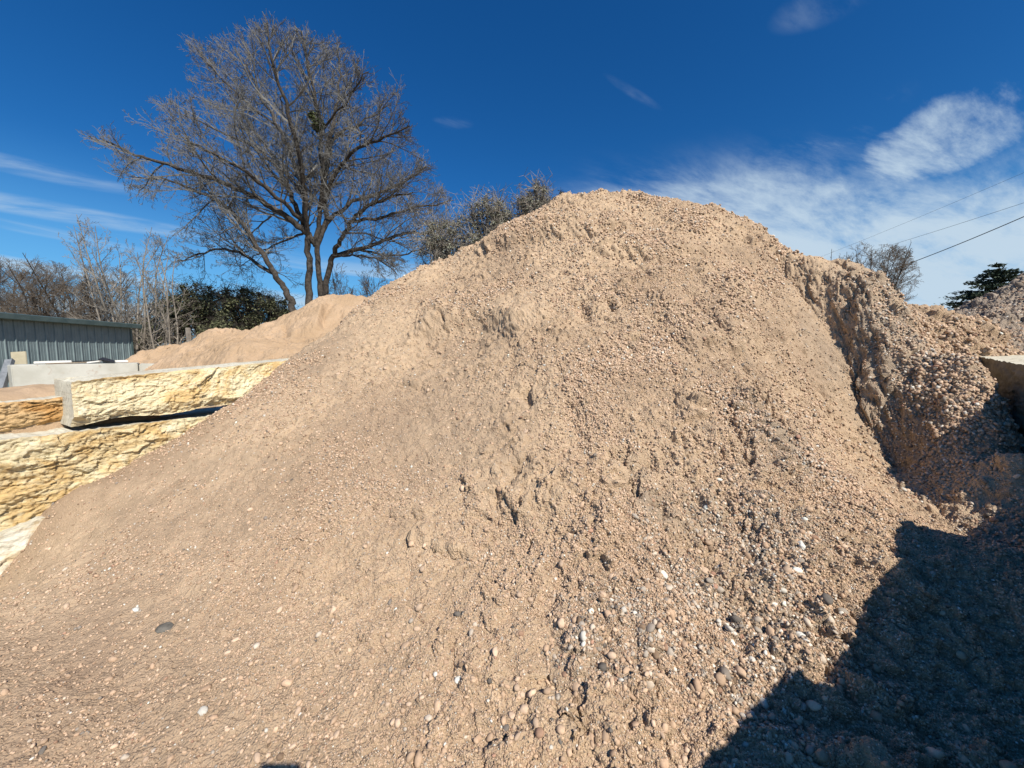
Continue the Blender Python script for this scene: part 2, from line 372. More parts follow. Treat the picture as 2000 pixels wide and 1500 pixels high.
def macro(x, y, H):
    wx = x+.05*fbm(x*3, y*3, H*0+2., 3, 5); wy = y+.05*fbm(x*3, y*3, H*0+7., 3, 9)
    for k, pts, h, w, dc, sg_, fd in feat:
        if k == 'blob':
            H = H+h*np.exp(-(((wx-pts[0])/w)**2+((wy-pts[1])/dc)**2)); continue
        d, sg, t = line_sd(pts, wx, wy); am = sstep(t, 0, fd)*(1-sstep(t, 1-fd, 1)); d2 = d
        if k == 'groove': H = H+h*am*np.exp(-(d/w)**2)
        else:
            s = d*sg*sg_; am = am*sstep((x-A0[0])*An[0]+(y-A0[1])*An[1], -.05, .95)
            H = H+h*am*np.where(s > 0, sstep(s, 0, w)*np.exp(-(np.maximum(s-w, 0)/dc)**2), 0)
    return H
def cuts(x, y, H):                          # the heap leans on the stone walls and stays inside them
    t = (x-W0[0])*Wd[0]+(y-W0[1])*Wd[1]; s = (x-W0[0])*Wn[0]+(y-W0[1])*Wn[1]
    k = np.maximum(-.16-s, 0)*(1-sstep(t, 3.0, 4.2)); H = H-k*4
    t = (x-A0[0])*Ad[0]+(y-A0[1])*Ad[1]; s = (x-A0[0])*An[0]+(y-A0[1])*An[1]
    k = np.maximum(-np.where(t < 1.5, .50, .10)-s, 0)*sstep(t, -.32, -.12)
    return np.maximum(H-k*4, -.5)
# roughness of the crust: coarse and crumbly centre and right, smooth at lower left
roughc = [((700, 1000), .55), ((300, 1100), .25), ((100, 1300), .3), ((150, 1000), .1), ((350, 880), .15), ((600, 750), .5), ((1000, 500), .75), ((1200, 700), .95), ((1200, 1100), .95), ((1000, 1300), .6),
          ((1500, 800), 1.1), ((1500, 1100), 1.2), ((1400, 1400), 1.0), ((1700, 650), 1.15), ((1780, 800), 1.15), ((600, 1350), .35), ((1300, 430), .8), ((1850, 1000), .6), ((900, 700), .6), ((1850, 700), 1.0), ((850, 880), .35), ((1620, 640), .5)]
RC = np.array([list(hit(*p))+[v] for p, v in roughc]); RW = tps_fit(RC, .5)
def roughness(x, y):
    w = 0; s = 0
    for a, b, v in RC:
        k = 1/(((x-a)**2+(y-b)**2)+.08)**1.5; w = w+k; s = s+k*v
    return s/w
cobr = [((1490, 1080), .30), ((1560, 1060), .22), ((1510, 1180), .28), ((1460, 1250), .22), ((1400, 1010), .20), ((1720, 700), .6), ((1790, 790), .5), ((1690, 620), .45), ((1600, 540), .45), ((1530, 870), .3), ((1150, 1300), .14), ((1790, 965), .16), ((1270, 990), .14), ((1600, 1250), .2), ((1440, 1350), .22),
        ((1250, 1250), .2), ((1350, 1150), .2), ((1960, 1030), .2)]
CB = [(hit(*p), r_) for p, r_ in cobr]
def cob_mask(x, y):                         # washed stony patches with little sand
    m = 0
    for c, r_ in CB: m = np.maximum(m, np.exp(-((x-c[0])**2+(y-c[1])**2)/(r_*r_)))
    return np.clip(m+.35*vnoise(x*6, y*6, x*0, 44)*(m > .05), 0, 1)
def shell(V, nu, nv):                       # normals of a grid
    G = V.reshape(nv, nu, 3); du = np.gradient(G, axis=1); dv = np.gradient(G, axis=0); N = np.cross(du, dv)
    N /= np.linalg.norm(N, axis=2, keepdims=True)+1e-9; N *= np.sign(N[..., 2:3]+1e-9); return N.reshape(-1, 3)
def lumps(x, y, rg, cm, sc_=1., lift=0.):
    d = 0; tint = 0
    y2 = y*1.18; q1 = fbm(x*9, y*9, x*0, 3, 3)*.03; q2 = fbm(x*9, y*9, x*0+5, 3, 4)*.03; pt = .45+1.1*sstep(fbm(x*1.9, y*1.9, x*0, 4, 131), -.45, .55)
    x = x+q1+lift*.9; y2 = y2+q2-lift*.9; x = x+.010*vnoise(x*38, y2*38, x*0, 141)+.006*vnoise(x*90, y2*90, x*0, 142); y2 = y2+.010*vnoise(x*38, y2*38, x*0, 143)
    for cell, amp, pw, sd in ((.36, .050, 2.4, 7), (.17, .046, 2.4, 1), (.080, .038, 1.8, 2), (.040, .026, 1.4, 3), (.021, .013, 1.1, 4)):
        b, du, dv, ra, rb = cells(x/cell/sc_, y2/cell/sc_, sd)
        s = np.clip(1-b/(.30+.25*rb), 0, 1)
        d = d+amp*sc_*np.sqrt(s)*ra**pw*(pt*np.minimum(1, 1.05/np.maximum(rg, .1)) if cell > .05 else 1)
        if cell < .05: tint = tint+(ra-.5)*s*(.5 if cell > .03 else .4)
    d = d*rg
    return d, tint
COLS = np.array([(.56, .385, .24), (.52, .35, .215), (.60, .43, .28), (.47, .33, .22), (.40, .30, .22)], np.float32)
def heap_color(x, y, z, tint, cm, damp):
    n = fbm(x*1.3, y*1.3, z*1.3, 4, 61)*.5+.5; f = fbm(x*14, y*14, z*14, 3, 71)
    base_ = np.array([.585, .42, .268]); dark = np.array([.44, .31, .20])
    c = dark+(base_-dark)*np.clip(n*1.3, 0, 1)[:, None]
    c = c*(1+.10*f[:, None]+.34*tint[:, None])
    g = np.array([.36, .29, .215]); c = c+(g*(1+.5*tint[:, None])-c)*(cm*.55)[:, None]
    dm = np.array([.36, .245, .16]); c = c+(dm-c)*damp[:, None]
    return np.clip(c, .03, .9)
NA, NR = 1500, 1800
azs = np.radians(np.linspace(-70, 69, NA)); rr = .55*np.exp(np.linspace(0, math.log(12.5/.55), NR))
AZ, RR = np.meshgrid(azs, rr); hx = (np.sin(AZ)*RR).ravel().astype(np.float32); hy = (np.cos(AZ)*RR).ravel().astype(np.float32)
def heap_height(x, y):
    H = base(x, y); H = macro(x, y, H); H = H+.028*fbm(x*1.7, y*1.7, x*0, 4, 90)
    return H
hz = heap_height(hx, hy); rg = roughness(hx, hy); cm = cob_mask(hx, hy)
hz2 = cuts(hx, hy, hz)
V = np.c_[hx, hy, hz2]; N = shell(V, NA, NR)
lift = hz-gsample(_GZ, hx, hy).astype(np.float32); dd, tint = lumps(hx, hy, rg, cm, 1., lift)
dd = dd+.020*rg*fbm(hx*11, hy*11, hz*11, 4, 31)+.030*rg*(.5-np.abs(fbm(hx*4.5, hy*4.5, hz*4.5, 3, 37)))
V = V+N*dd[:, None]
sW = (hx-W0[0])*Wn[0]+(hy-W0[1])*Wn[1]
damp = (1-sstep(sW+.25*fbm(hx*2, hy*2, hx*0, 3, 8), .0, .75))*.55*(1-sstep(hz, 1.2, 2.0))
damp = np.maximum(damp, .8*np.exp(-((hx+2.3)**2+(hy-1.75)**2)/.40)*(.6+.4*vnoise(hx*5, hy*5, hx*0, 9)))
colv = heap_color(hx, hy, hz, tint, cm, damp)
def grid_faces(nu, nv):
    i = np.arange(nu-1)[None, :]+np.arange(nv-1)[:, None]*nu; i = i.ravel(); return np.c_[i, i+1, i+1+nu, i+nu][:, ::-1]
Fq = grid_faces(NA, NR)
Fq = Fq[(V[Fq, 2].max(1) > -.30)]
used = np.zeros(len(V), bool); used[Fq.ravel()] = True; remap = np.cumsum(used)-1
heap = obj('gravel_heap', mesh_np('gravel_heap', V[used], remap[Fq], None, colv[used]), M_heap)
tag(heap, 'huge tan mound of sand and gravel filling the bay between the stone walls', 'gravel heap')

# ------------------------------------------------------------------ pebbles lying on the heap
def ico(sub):
    t = (1+5**.5)/2
    v = [(-1, t, 0), (1, t, 0), (-1, -t, 0), (1, -t, 0), (0, -1, t), (0, 1, t), (0, -1, -t), (0, 1, -t), (t, 0, -1), (t, 0, 1), (-t, 0, -1), (-t, 0, 1)]
    f = [(0, 11, 5), (0, 5, 1), (0, 1, 7), (0, 7, 10), (0, 10, 11), (1, 5, 9), (5, 11, 4), (11, 10, 2), (10, 7, 6), (7, 1, 8), (3, 9, 4), (3, 4, 2), (3, 2, 6), (3, 6, 8), (3, 8, 9), (4, 9, 5), (2, 4, 11), (6, 2, 10), (8, 6, 7), (9, 8, 1)]
    v = [np.array(p)/np.linalg.norm(p) for p in v]
    for _ in range(sub):
        cch = {}; nf = []
        def md(a, b):
            k = (min(a, b), max(a, b))
            if k not in cch: p = v[a]+v[b]; v.append(p/np.linalg.norm(p)); cch[k] = len(v)-1
            return cch[k]
        for a, b, c in f: x, y, z = md(a, b), md(b, c), md(c, a); nf += [(a, x, z), (b, y, x), (c, z, y), (x, y, z)]
        f = nf
    return np.array(v, np.float32), np.array(f, np.int32)
PCOL = np.array([(.61, .425, .28), (.67, .485, .335), (.53, .36, .235), (.64, .53, .41), (.33, .275, .22), (.18, .155, .13), (.38, .235, .155), (.78, .72, .61), (.27, .185, .12), (.46, .39, .31), (.48, .28, .19)], np.float32)
PW_dusty = np.array([.42, .27, .18, .035, .018, .012, .02, .018, .022, .012, .005]); PW_wash = np.array([.14, .10, .07, .17, .12, .06, .06, .09, .06, .11, .02])
def pebbles(x, y, s, zf, seed, cmv, light=0., sub=0, sink=.25):
    r_ = np.random.default_rng(seed); n = len(x); e_ = .012
    if zf is heap_z: Pc, Nn = heap_pos(x, y)
    else:
        z = zf(x, y); gx = (zf(x+e_, y)-z)/e_; gy = (zf(x, y+e_)-z)/e_
        gx = np.clip(gx, -2.2, 2.2); gy = np.clip(gy, -2.2, 2.2)
        Nn = np.c_[-gx, -gy, np.ones(n)]; Nn /= np.linalg.norm(Nn, axis=1, keepdims=True); Pc = np.c_[x, y, z]
    Nn2 = Nn+r_.normal(0, .28, (n, 3)); Nn2 /= np.linalg.norm(Nn2, axis=1, keepdims=True)
    T = np.cross(Nn2, r_.normal(0, 1, (n, 3))); T /= np.linalg.norm(T, axis=1, keepdims=True); B = np.cross(Nn2, T)
    v, f = ico(sub); k = len(v)
    defo = 1+r_.normal(0, .09 if sub else .17, (n, k, 1)); a = s*r_.uniform(.85, 1.35, n); b = s*r_.uniform(.65, 1.0, n); c = s*r_.uniform(.42, .8, n)
    L = v[None]*defo
    W = T[:, None]*(L[..., 0:1]*a[:, None, None])+B[:, None]*(L[..., 1:2]*b[:, None, None])+Nn2[:, None]*(L[..., 2:3]*c[:, None, None])
    ctr = Pc+Nn*(c*(1-sink*2.0))[:, None]*r_.uniform(.3, 1.1, n)[:, None]
    W = W+ctr[:, None]
    w = PW_dusty/PW_dusty.sum(); w2 = PW_wash/PW_wash.sum(); u = r_.random(n)
    i1 = np.searchsorted(np.cumsum(w), u); i2 = np.searchsorted(np.cumsum(w2), u); idx = np.clip(np.where(r_.random(n) < cmv, i2, i1), 0, len(PCOL)-1)
    col = PCOL[idx]*r_.uniform(.74, 1.18, (n, 1))*(1+light)
    col = np.repeat(col[:, None], k, 1)
    F_ = (f[None]+(np.arange(n)*k)[:, None, None]).reshape(-1, 3)
    return W.reshape(-1, 3).astype(np.float32), F_.astype(np.int32), np.clip(col, .02, .85).reshape(-1, 3).astype(np.float32)
# displaced height on the fan grid, for setting pebbles down on it
HG = V[:, 2].reshape(NR, NA); a0, a1 = azs[0], azs[-1]; l1 = math.log(12.5/.55)
def heap_z(x, y):
    r_ = np.hypot(x, y); az_ = np.arctan2(x, y); u = np.clip((az_-a0)/(a1-a0)*(NA-1), 0, NA-1.01); v = np.clip(np.log(np.maximum(r_, .551)/.55)/l1*(NR-1), 0, NR-1.01)
    i = u.astype(int); j = v.astype(int); a = u-i; b = v-j
    return (HG[j, i]*(1-a)+HG[j, i+1]*a)*(1-b)+(HG[j+1, i]*(1-a)+HG[j+1, i+1]*a)*b
NV = shell(V, NA, NR).astype(np.float32).reshape(NR, NA, 3); VG3 = V.astype(np.float32).reshape(NR, NA, 3)
def heap_pos(x, y):
    r_ = np.hypot(x, y); az_ = np.arctan2(x, y); u = np.clip((az_-a0)/(a1-a0)*(NA-1), 0, NA-1.01); v = np.clip(np.log(np.maximum(r_, .551)/.55)/l1*(NR-1), 0, NR-1.01)
    i = u.astype(int); j = v.astype(int); a = (u-i)[:, None]; b = (v-j)[:, None]
    Pp = (VG3[j, i]*(1-a)+VG3[j, i+1]*a)*(1-b)+(VG3[j+1, i]*(1-a)+VG3[j+1, i+1]*a)*b
    Nf = NV[np.maximum(j-3, 0), i]+NV[j, i]+NV[np.minimum(j+3, NR-1), i]+NV[j, np.minimum(i+3, NA-1)]; Nf /= np.linalg.norm(Nf, axis=1, keepdims=True)+1e-9
    return Pp, Nf
def steepness(x, y):
    return np.clip(1/np.maximum(heap_pos(x, y)[1][:, 2], .25)/1.3, .8, 2.8)
def inside_bay(x, y):
    t = (x-W0[0])*Wd[0]+(y-W0[1])*Wd[1]; s = (x-W0[0])*Wn[0]+(y-W0[1])*Wn[1]
    ok = (s > -.02) | (t > 3.1)
    t = (x-A0[0])*Ad[0]+(y-A0[1])*Ad[1]; s = (x-A0[0])*An[0]+(y-A0[1])*An[1]
    return ok & ((s > np.where(t < 1.5, -.45, -.02)) | (t < -.2))
VV = []; FF = []; CC = []; off = 0
def scatter(n, rmin, rmax, smin, smax, seed, sub, k=2.4, coarse=1.):
    global off
    r_ = np.random.default_rng(seed)
    az_ = r_.uniform(-R(64), R(62), n); rad = rmin*np.exp(r_.random(n)*math.log(rmax/rmin)); x = np.sin(az_)*rad; y = np.cos(az_)*rad
    c = cob_mask(x, y); g = roughness(x, y)
    keep = inside_bay(x, y) & (r_.random(n) < np.clip(.10+.42*g*coarse+.9*c, 0, 1)); x, y, rad, c, g = x[keep], y[keep], rad[keep], c[keep], g[keep]
    m = len(x); u = r_.random(m); s0 = np.maximum(smin, rad*.0014); s1 = np.maximum(smax, s0*1.5)
    s = (s0**(-k)*(1-u)+s1**(-k)*u)**(-1/k); s = s*(1+.35*c)
    z = heap_z(x, y); ok = z > -.1; x, y, s, c = x[ok], y[ok], s[ok], c[ok]
    a, b, d = pebbles(x, y, s.astype(np.float32), heap_z, seed+1, c, 0., sub)
    VV.append(a); FF.append(b+off); CC.append(d); off += len(a)
scatter(40000, 1.1, 5.0, .005, .023, 101, 1, 3.0)
def grains(n, rmin, rmax, k0, k1, seed):
    global off
    r_ = np.random.default_rng(seed); az_ = r_.uniform(-R(62), R(60), n); rad = rmin*np.exp(r_.random(n)*math.log(rmax/rmin)); x = np.sin(az_)*rad; y = np.cos(az_)*rad
    c = cob_mask(x, y); g = roughness(x, y); keep = inside_bay(x, y) & (r_.random(n) < np.clip((.05+.50*g)*(.22+.95*sstep(fbm(x*1.5, y*1.5, x*0, 4, 151), -.55, .55))*steepness(x, y), 0, 1)); x, y, rad, c, g = x[keep], y[keep], rad[keep], c[keep], g[keep]
    s = rad*(k0+(k1-k0)*r_.random(len(x))**2.2)*np.clip(.66+.34*g, .6, 1.1); s = np.clip(s*(.75+.5*sstep(fbm(x*2.1, y*2.1, x*0, 3, 161), -.5, .5)), .0032, .030); z = heap_z(x, y); ok = z > -.1; x, y, s, c = x[ok], y[ok], s[ok], c[ok]
    a, b, d = pebbles(x, y, s.astype(np.float32), heap_z, seed+1, c*.6, 0., 0, .06)
    VV.append(a); FF.append(b+off); CC.append(d); off += len(a)
grains(900000, 1.1, 9.2, .0015, .0032, 404)
grains(90000, 1.1, 4.0, .0012, .0022, 505)
peb = obj('pebbles', mesh_np('pebbles', np.concatenate(VV), None, np.concatenate(FF), np.concatenate(CC)), M_peb)
tag(peb, 'loose river pebbles scattered over the big tan mound', 'pebbles', kind='stuff')
del VV, FF, CC

# a few stones that stand out, and a leaf
def hit3(px, py):
    d = ray(px, py); d = d/np.linalg.norm(d); t = np.arange(1., 8, .004); Q = np.array([0, 0, EYE])+t[:, None]*d; k = np.where(Q[:, 2] < heap_z(Q[:, 0], Q[:, 1]))[0]
    return Q[k[0]], t[k[0]]
def plain(c1, c2, n_): return simple(n_, c1, c2, 18, .85, .2, .3)
def stone(px, py, w, fl, c, label, seed, group=None, ang=0.):
    P_, dist = hit3(px, py); v, f = ico(3); rs = np.random.default_rng(seed); fx = 1+.16*fbm(v[:, 0]*1.3+seed, v[:, 1]*1.3, v[:, 2]*1.3, 3, seed)+.05*fbm(v[:, 0]*5, v[:, 1]*5, v[:, 2]*5, 2, seed); r_ = w/F*dist*.62/2*1.2
    q = v*fx[:, None]*np.array([1, .7, fl])*r_; th = rs.uniform(0, 3)+ang; ca, sa = math.cos(th), math.sin(th); q = np.c_[q[:, 0]*ca-q[:, 1]*sa, q[:, 0]*sa+q[:, 1]*ca, q[:, 2]+q[:, 1]*.35]
    o = obj('stone', mesh_np('stone', q, None, f), c); o.location = tuple(P_+np.array([0, 0, r_*fl*.35])); tag(o, label, 'stone', group)
M_ds = plain((.10, .09, .075), (.19, .17, .14), 'dark_grey_stone'); M_ws = plain((.66, .62, .53), (.80, .76, .67), 'white_stone')
stone(322, 1228, 24, .40, M_ds, 'dark grey flat stone alone on the smooth sand at lower left', 3)
stone(1561, 1246, 20, .9, M_ws, 'pale upright stone chip at the edge of the big shadow', 5, None)
stone(1583, 1254, 26, .3, M_ws, 'flat pale stone flake beside the upright chip', 6, None)
stone(1565, 1068, 22, .7, M_ws, 'white oval stone casting a shadow among grey pebbles', 8)
stone(266, 1192, 13, .6, M_ws, 'small white stone above the dark flat stone at lower left', 9)
P_, _t = hit3(1020, 1108); M_leaf = simple('yellow_green_leaf', (.22, .24, .05), (.30, .30, .08), 8, .7, .3, .1)
lv = np.array([(-.016, 0, .002), (-.006, .007, .005), (.007, .007, .006), (.017, 0, .004), (.007, -.007, .003), (-.006, -.007, .002), (0, 0, .003)]); lf = [(0, 6, 1), (1, 6, 2), (2, 6, 3), (3, 6, 4), (4, 6, 5), (5, 6, 0)]
lo = obj('leaf', mesh_np('leaf', lv, None, lf), M_leaf); lo.location = tuple(P_+np.array([0, -.004, .010])); lo.rotation_euler = (.7, 0, .6); tag(lo, 'small yellow green leaf lying on the slope near the middle', 'leaf')
# ------------------------------------------------------------------ rough stone blocks
def rock_block(name, nt_, nb, fb, ft, thick, amp=.05, nu=220, nv=80, seed=0, tintc=(1, 1, 1), bottom=None, topchip=.2, back=None, m=None, gnaw=.05):
    """front face corners near-top, near-bottom, far-bottom, far-top; thick = vector to the back."""
    nt_, nb, fb, ft, thick = (np.array(q, float) for q in (nt_, nb, fb, ft, thick))
    u, v = np.meshgrid(np.linspace(0, 1, nu), np.linspace(0, 1, nv)); u = u.ravel(); v = v.ravel()
    Pf = (nt_*(1-u)[:, None]+ft*u[:, None])*(1-v)[:, None]+(nb*(1-u)[:, None]+fb*u[:, None])*v[:, None]
    L = np.linalg.norm(ft-nt_); H = np.linalg.norm(nb-nt_)
    nrm = np.cross(nb-nt_, ft-nt_); nrm /= np.linalg.norm(nrm)
    if np.dot(nrm, thick) > 0: nrm = -nrm
    a = u*L; b = v*H; z0 = np.zeros_like(a)
    wa = a+.06*fbm(a*5, b*5, z0, 3, seed+1); wb = b+.05*fbm(a*5, b*5, z0+4, 3, seed+2)
    d = .45*fbm(a*2.2, b*3.2, z0, 4, seed+3)
    for cs, am in ((.30, .40), (.12, .34), (.05, .28), (.022, .17)):
        bb, du, dv, ra, rb = cells(wa/cs*.75, wb/cs*1.25, seed+int(cs*1000))
        d = d+am*((ra-.5)+1.5*(rb-.5)*dv+1.1*(ra*7 % 1-.5)*du)
    d = d+.10*fbm(a*40, b*50, z0, 3, seed+6)
    e_top = sstep(v, 0, topchip); e_bot = sstep(1-v, 0, .28)
    eu = sstep(u, 0, .03)*sstep(1-u, 0, .03)
    disp = amp*(.8*d*(.25+.75*e_top)*(.5+.5*eu) - .9*(1-e_bot)**1.5) + amp*.25
    Pf = Pf+nrm*disp[:, None]
    if bottom is not None:                   # broken lower edge
        Pf[:, 2] += (v**3)*(bottom*fbm(a*2.5, z0, z0, 4, seed+9)+gnaw*.5)
    Pf[:, 2] += -(1-v)**12*.012*np.abs(fbm(a*12, z0, z0, 3, seed+12))
    par = empty(name, (nb+fb)/2+thick/2)
    shade = 1+.07*d; cc = np.clip(np.array(tintc)[None]*shade[:, None], 0, 1.2)
    child('rough_face', Pf, grid_faces(nu, nv)[:, ::-1], None, m or M_lime, par, cc)
    G = Pf.reshape(nv, nu, 3); Vs = []; Fs = []; o = 0
    def strip(rowA, k=10, wob=.006):
        nonlocal o
        n = len(rowA); t = np.linspace(0, 1, k)[:, None, None]; g = rowA[None]+thick[None, None]*t
        g = g+np.array([0, 0, 1.])*(wob*vnoise(g[..., 0]*9, g[..., 1]*9, g[..., 2]*9, 3))[..., None]*np.minimum(t*6, 1)
        Vs.append(g.reshape(-1, 3)); Fs.append(grid_faces(n, k)+o); o += n*k
    strip(G[0]); strip(G[:, 0]); strip(G[:, -1]); strip(G[-1], 3)
    q = np.array([nt_+thick, ft+thick, fb+thick, nb+thick]); Vs.append(q); Fs.append(np.array([[0, 1, 2, 3]])+o)
    child('sawn_sides', np.concatenate(Vs), np.concatenate(Fs), None, M_sawn, par, None, False)
    return par
thk = np.array([-.44, .25, 0])
# upper long block on the left
ub = rock_block('stone_block', onwall(138, 744, .04), onwall(144, 834, .12), onwall(640, 770, .16), onwall(645, 696, .04), thk, .066, 340, 100, 3, (1.0, .96, .86), bottom=.02, topchip=.07)
tag(ub, 'long rough cream and ochre limestone block on the left, on top of its neighbour', 'stone block', 'quarry blocks of the left wall')
# middle block below it, running out of the frame
mb = rock_block('stone_block', onwall(-700, 940, .14), onwall(-700, 1318, .14), onwall(600, 890, .04), onwall(600, 788, -.03), np.array([-.62, .33, 0]), .072, 440, 140, 21, (.97, .92, .80), bottom=.03, topchip=.05)
tag(mb, 'thick yellow limestone block under the overhanging long block, half buried by the mound', 'stone block', 'quarry blocks of the left wall')
lb = rock_block('stone_block', onwall(-700, 1336, .20), onwall(-700, 2150, .20), onwall(330, 1150, .16), onwall(330, 905, .16), np.array([-.7, .33, 0]), .07, 260, 110, 37, (1.02, 1.05, 1.15), bottom=None)
tag(lb, 'lowest pale limestone block at the left edge, mostly covered by gravel', 'stone block', 'quarry blocks of the left wall')
ob = rock_block('stone_block', onwall(-420, 822, -.22), onwall(-420, 932, -.20), onwall(122, 826, -.20), onwall(122, 775, -.22), np.array([-.5, .3, 0]), .06, 160, 60, 52, (.80, .60, .42), bottom=None, topchip=.1)
tag(ob, 'short orange limestone block set back at the left edge, dusted with dirt', 'stone block', 'quarry blocks of the left wall')

# right wall: blocks with their shade put into the stone colour
def rpt(t, z, off=0.): p = A0+Ad*t+An*off; return np.array([p[0], p[1], z])
rth = np.array([-An[0]*.85, -An[1]*.85, 0])
RB = []
def rblock(t0, t1, zt0, zt1, zb, off, seed, label, tintc=(.62, .58, .48)):
    b = rock_block('stone_block', rpt(t1, zt1, off), rpt(t1, zb, off), rpt(t0, zb, off), rpt(t0, zt0, off), rth, .055, 150, 60, seed, tintc, bottom=None, topchip=.12)
    return tag(b, label, 'stone block', 'quarry blocks of the right wall')
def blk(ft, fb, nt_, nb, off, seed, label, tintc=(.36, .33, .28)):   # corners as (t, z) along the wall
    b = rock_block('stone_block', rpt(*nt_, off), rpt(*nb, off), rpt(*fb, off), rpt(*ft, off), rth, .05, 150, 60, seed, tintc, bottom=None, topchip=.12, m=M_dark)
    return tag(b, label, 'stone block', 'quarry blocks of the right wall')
qa, qb = onA(1912, 694, -.38), onA(2000, 712, -.38); ta, tb = (qa[:2]-A0)@Ad, (qb[:2]-A0)@Ad; sl_ = (qb[2]-qa[2])/(tb-ta)
zt = lambda t: qa[2]+sl_*(t-ta)
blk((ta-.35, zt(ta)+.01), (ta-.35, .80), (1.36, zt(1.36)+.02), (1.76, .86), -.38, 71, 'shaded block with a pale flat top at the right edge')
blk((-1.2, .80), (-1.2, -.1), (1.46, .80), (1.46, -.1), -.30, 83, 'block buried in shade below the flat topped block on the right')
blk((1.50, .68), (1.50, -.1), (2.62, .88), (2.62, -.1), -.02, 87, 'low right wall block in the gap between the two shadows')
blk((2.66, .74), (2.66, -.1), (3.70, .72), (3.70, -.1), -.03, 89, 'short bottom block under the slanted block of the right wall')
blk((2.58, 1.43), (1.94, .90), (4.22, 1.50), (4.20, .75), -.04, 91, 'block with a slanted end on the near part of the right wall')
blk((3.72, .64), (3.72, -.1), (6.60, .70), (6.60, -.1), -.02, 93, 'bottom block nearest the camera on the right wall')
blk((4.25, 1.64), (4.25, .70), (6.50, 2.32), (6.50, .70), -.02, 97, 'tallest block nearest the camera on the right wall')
#@@REST
# ------------------------------------------------------------------ the photographer (his phone casts the small shadow at the lower edge)
M_skin = simple('skin', (.50, .30, .21), (.56, .35, .25), 6, .6, .3, .05); M_shirt = simple('grey_cotton', (.10, .12, .15), (.13, .15, .18), 20, .9, .2, .3); M_jean = simple('blue_denim', (.04, .06, .11), (.06, .085, .14), 25, .9, .2, .3); M_hair = simple('dark_hair', (.02, .014, .01), (.04, .028, .02), 30, .7, .3, .6); M_boot = simple('brown_leather', (.10, .055, .03), (.14, .08, .045), 15, .6, .4, .2)
PB = np.array([0, -.50, float(heap_z(np.array([.01]), np.array([.56]))[0])-.0])
man = empty('person', PB); man.location.z -= .035; tag(man, 'person in a grey shirt and jeans holding up a phone before the mound', 'person')
def skin(name, verts, edges, rad, m, par, root=0, sub=2):
    me = bpy.data.meshes.new(name); me.from_pydata([tuple(np.array(v)) for v in verts], edges, []); o = obj(name, me, m, par)
    md = o.modifiers.new('skin', 'SKIN'); md.use_smooth_shade = True; sv = me.skin_vertices[0] if len(me.skin_vertices) else None
    if sv is None:
        bpy.context.view_layer.objects.active = o; bpy.ops.mesh.customdata_skin_add(); sv = me.skin_vertices[0]
    for i, r in enumerate(rad): sv.data[i].radius = (r, r) if not isinstance(r, tuple) else r; sv.data[i].use_root = (i == root)
    ss = o.modifiers.new('sub', 'SUBSURF'); ss.levels = ss.render_levels = sub; return o
bv = [(0, 0, .98), (0, .01, 1.18), (0, .0, 1.38), (0, .0, 1.50), (0, .02, 1.58), (0, .04, 1.68), (0, .03, 1.77)]; be = [(i, i+1) for i in range(6)]; br = [(.15, .11), (.14, .10), (.16, .11), (.075, .07), (.055, .055), (.080, .095), (.06, .075)]
for sd_ in (-1, 1):
    k = len(bv); bv += [(sd_*.10, 0, .90), (sd_*.12, .02, .50), (sd_*.13, -.02, .10), (sd_*.14, .12, .04)]; be += [(0, k), (k, k+1), (k+1, k+2), (k+2, k+3)]; br += [.095, .065, .045, .035]
    k = len(bv); hx_ = sd_*.095; bv += [(sd_*.19, 0, 1.43), (sd_*.27, .12, 1.24), (sd_*.14, .40, 1.52), (hx_, .455, 1.60)]; be += [(2, k), (k, k+1), (k+1, k+2), (k+2, k+3)]; br += [.06, .045, .032, .028]
    for q_, (dx_, dz_) in enumerate(((-.005, .075), (.0, .055), (.002, .035), (.0, .015))):        # four fingers behind the phone
        f0_ = len(bv); bv += [(hx_-sd_*.01, .470, 1.60+dz_*.5), (hx_-sd_*.02, .492, 1.61+dz_), (hx_-sd_*(.055-.006*q_), .497, 1.615+dz_)]; be += [(k+3, f0_), (f0_, f0_+1), (f0_+1, f0_+2)]; br += [.011, .009, .008]
    f0_ = len(bv); bv += [(hx_-sd_*.01, .462, 1.635), (hx_-sd_*.03, .464, 1.655)]; be += [(k+3, f0_), (f0_, f0_+1)]; br += [.012, .010]   # thumb
body = skin('body', bv, be, br, M_skin, man)
sh = [(0, 0, .95), (0, .01, 1.18), (0, 0, 1.38), (0, 0, 1.47), (-.19, 0, 1.43), (-.25, .09, 1.28), (.19, 0, 1.43), (.25, .09, 1.28)]
skin('shirt', sh, [(0, 1), (1, 2), (2, 3), (2, 4), (4, 5), (2, 6), (6, 7)], [(.17, .13), (.155, .12), (.175, .125), (.10, .09), .075, .065, .075, .065], M_shirt, man)
skin('trousers', [(0, 0, 1.0), (-.10, 0, .90), (-.12, .02, .50), (-.13, -.02, .09), (.10, 0, .90), (.12, .02, .50), (.13, -.02, .09)], [(0, 1), (1, 2), (2, 3), (0, 4), (4, 5), (5, 6)], [(.16, .125), .11, .08, .068, .11, .08, .068], M_jean, man)
for sd_ in (-1, 1): skin('boot', [(sd_*.13, -.05, .05), (sd_*.135, .06, .05), (sd_*.145, .17, .04)], [(0, 1), (1, 2)], [.055, .055, .045], M_boot, man)
skin('hair', [(0, -.03, 1.68), (0, .0, 1.78), (0, .05, 1.80)], [(0, 1), (1, 2)], [(.082, .07), (.085, .08), (.06, .06)], M_hair, man)
for sd_ in (-1, 1): skin('ear', [(sd_*.083, .03, 1.67), (sd_*.09, .025, 1.70)], [(0, 1)], [.012, .014], M_skin, man, sub=1)
skin('nose', [(0, .135, 1.685), (0, .150, 1.665)], [(0, 1)], [.010, .015], M_skin, man, sub=1)
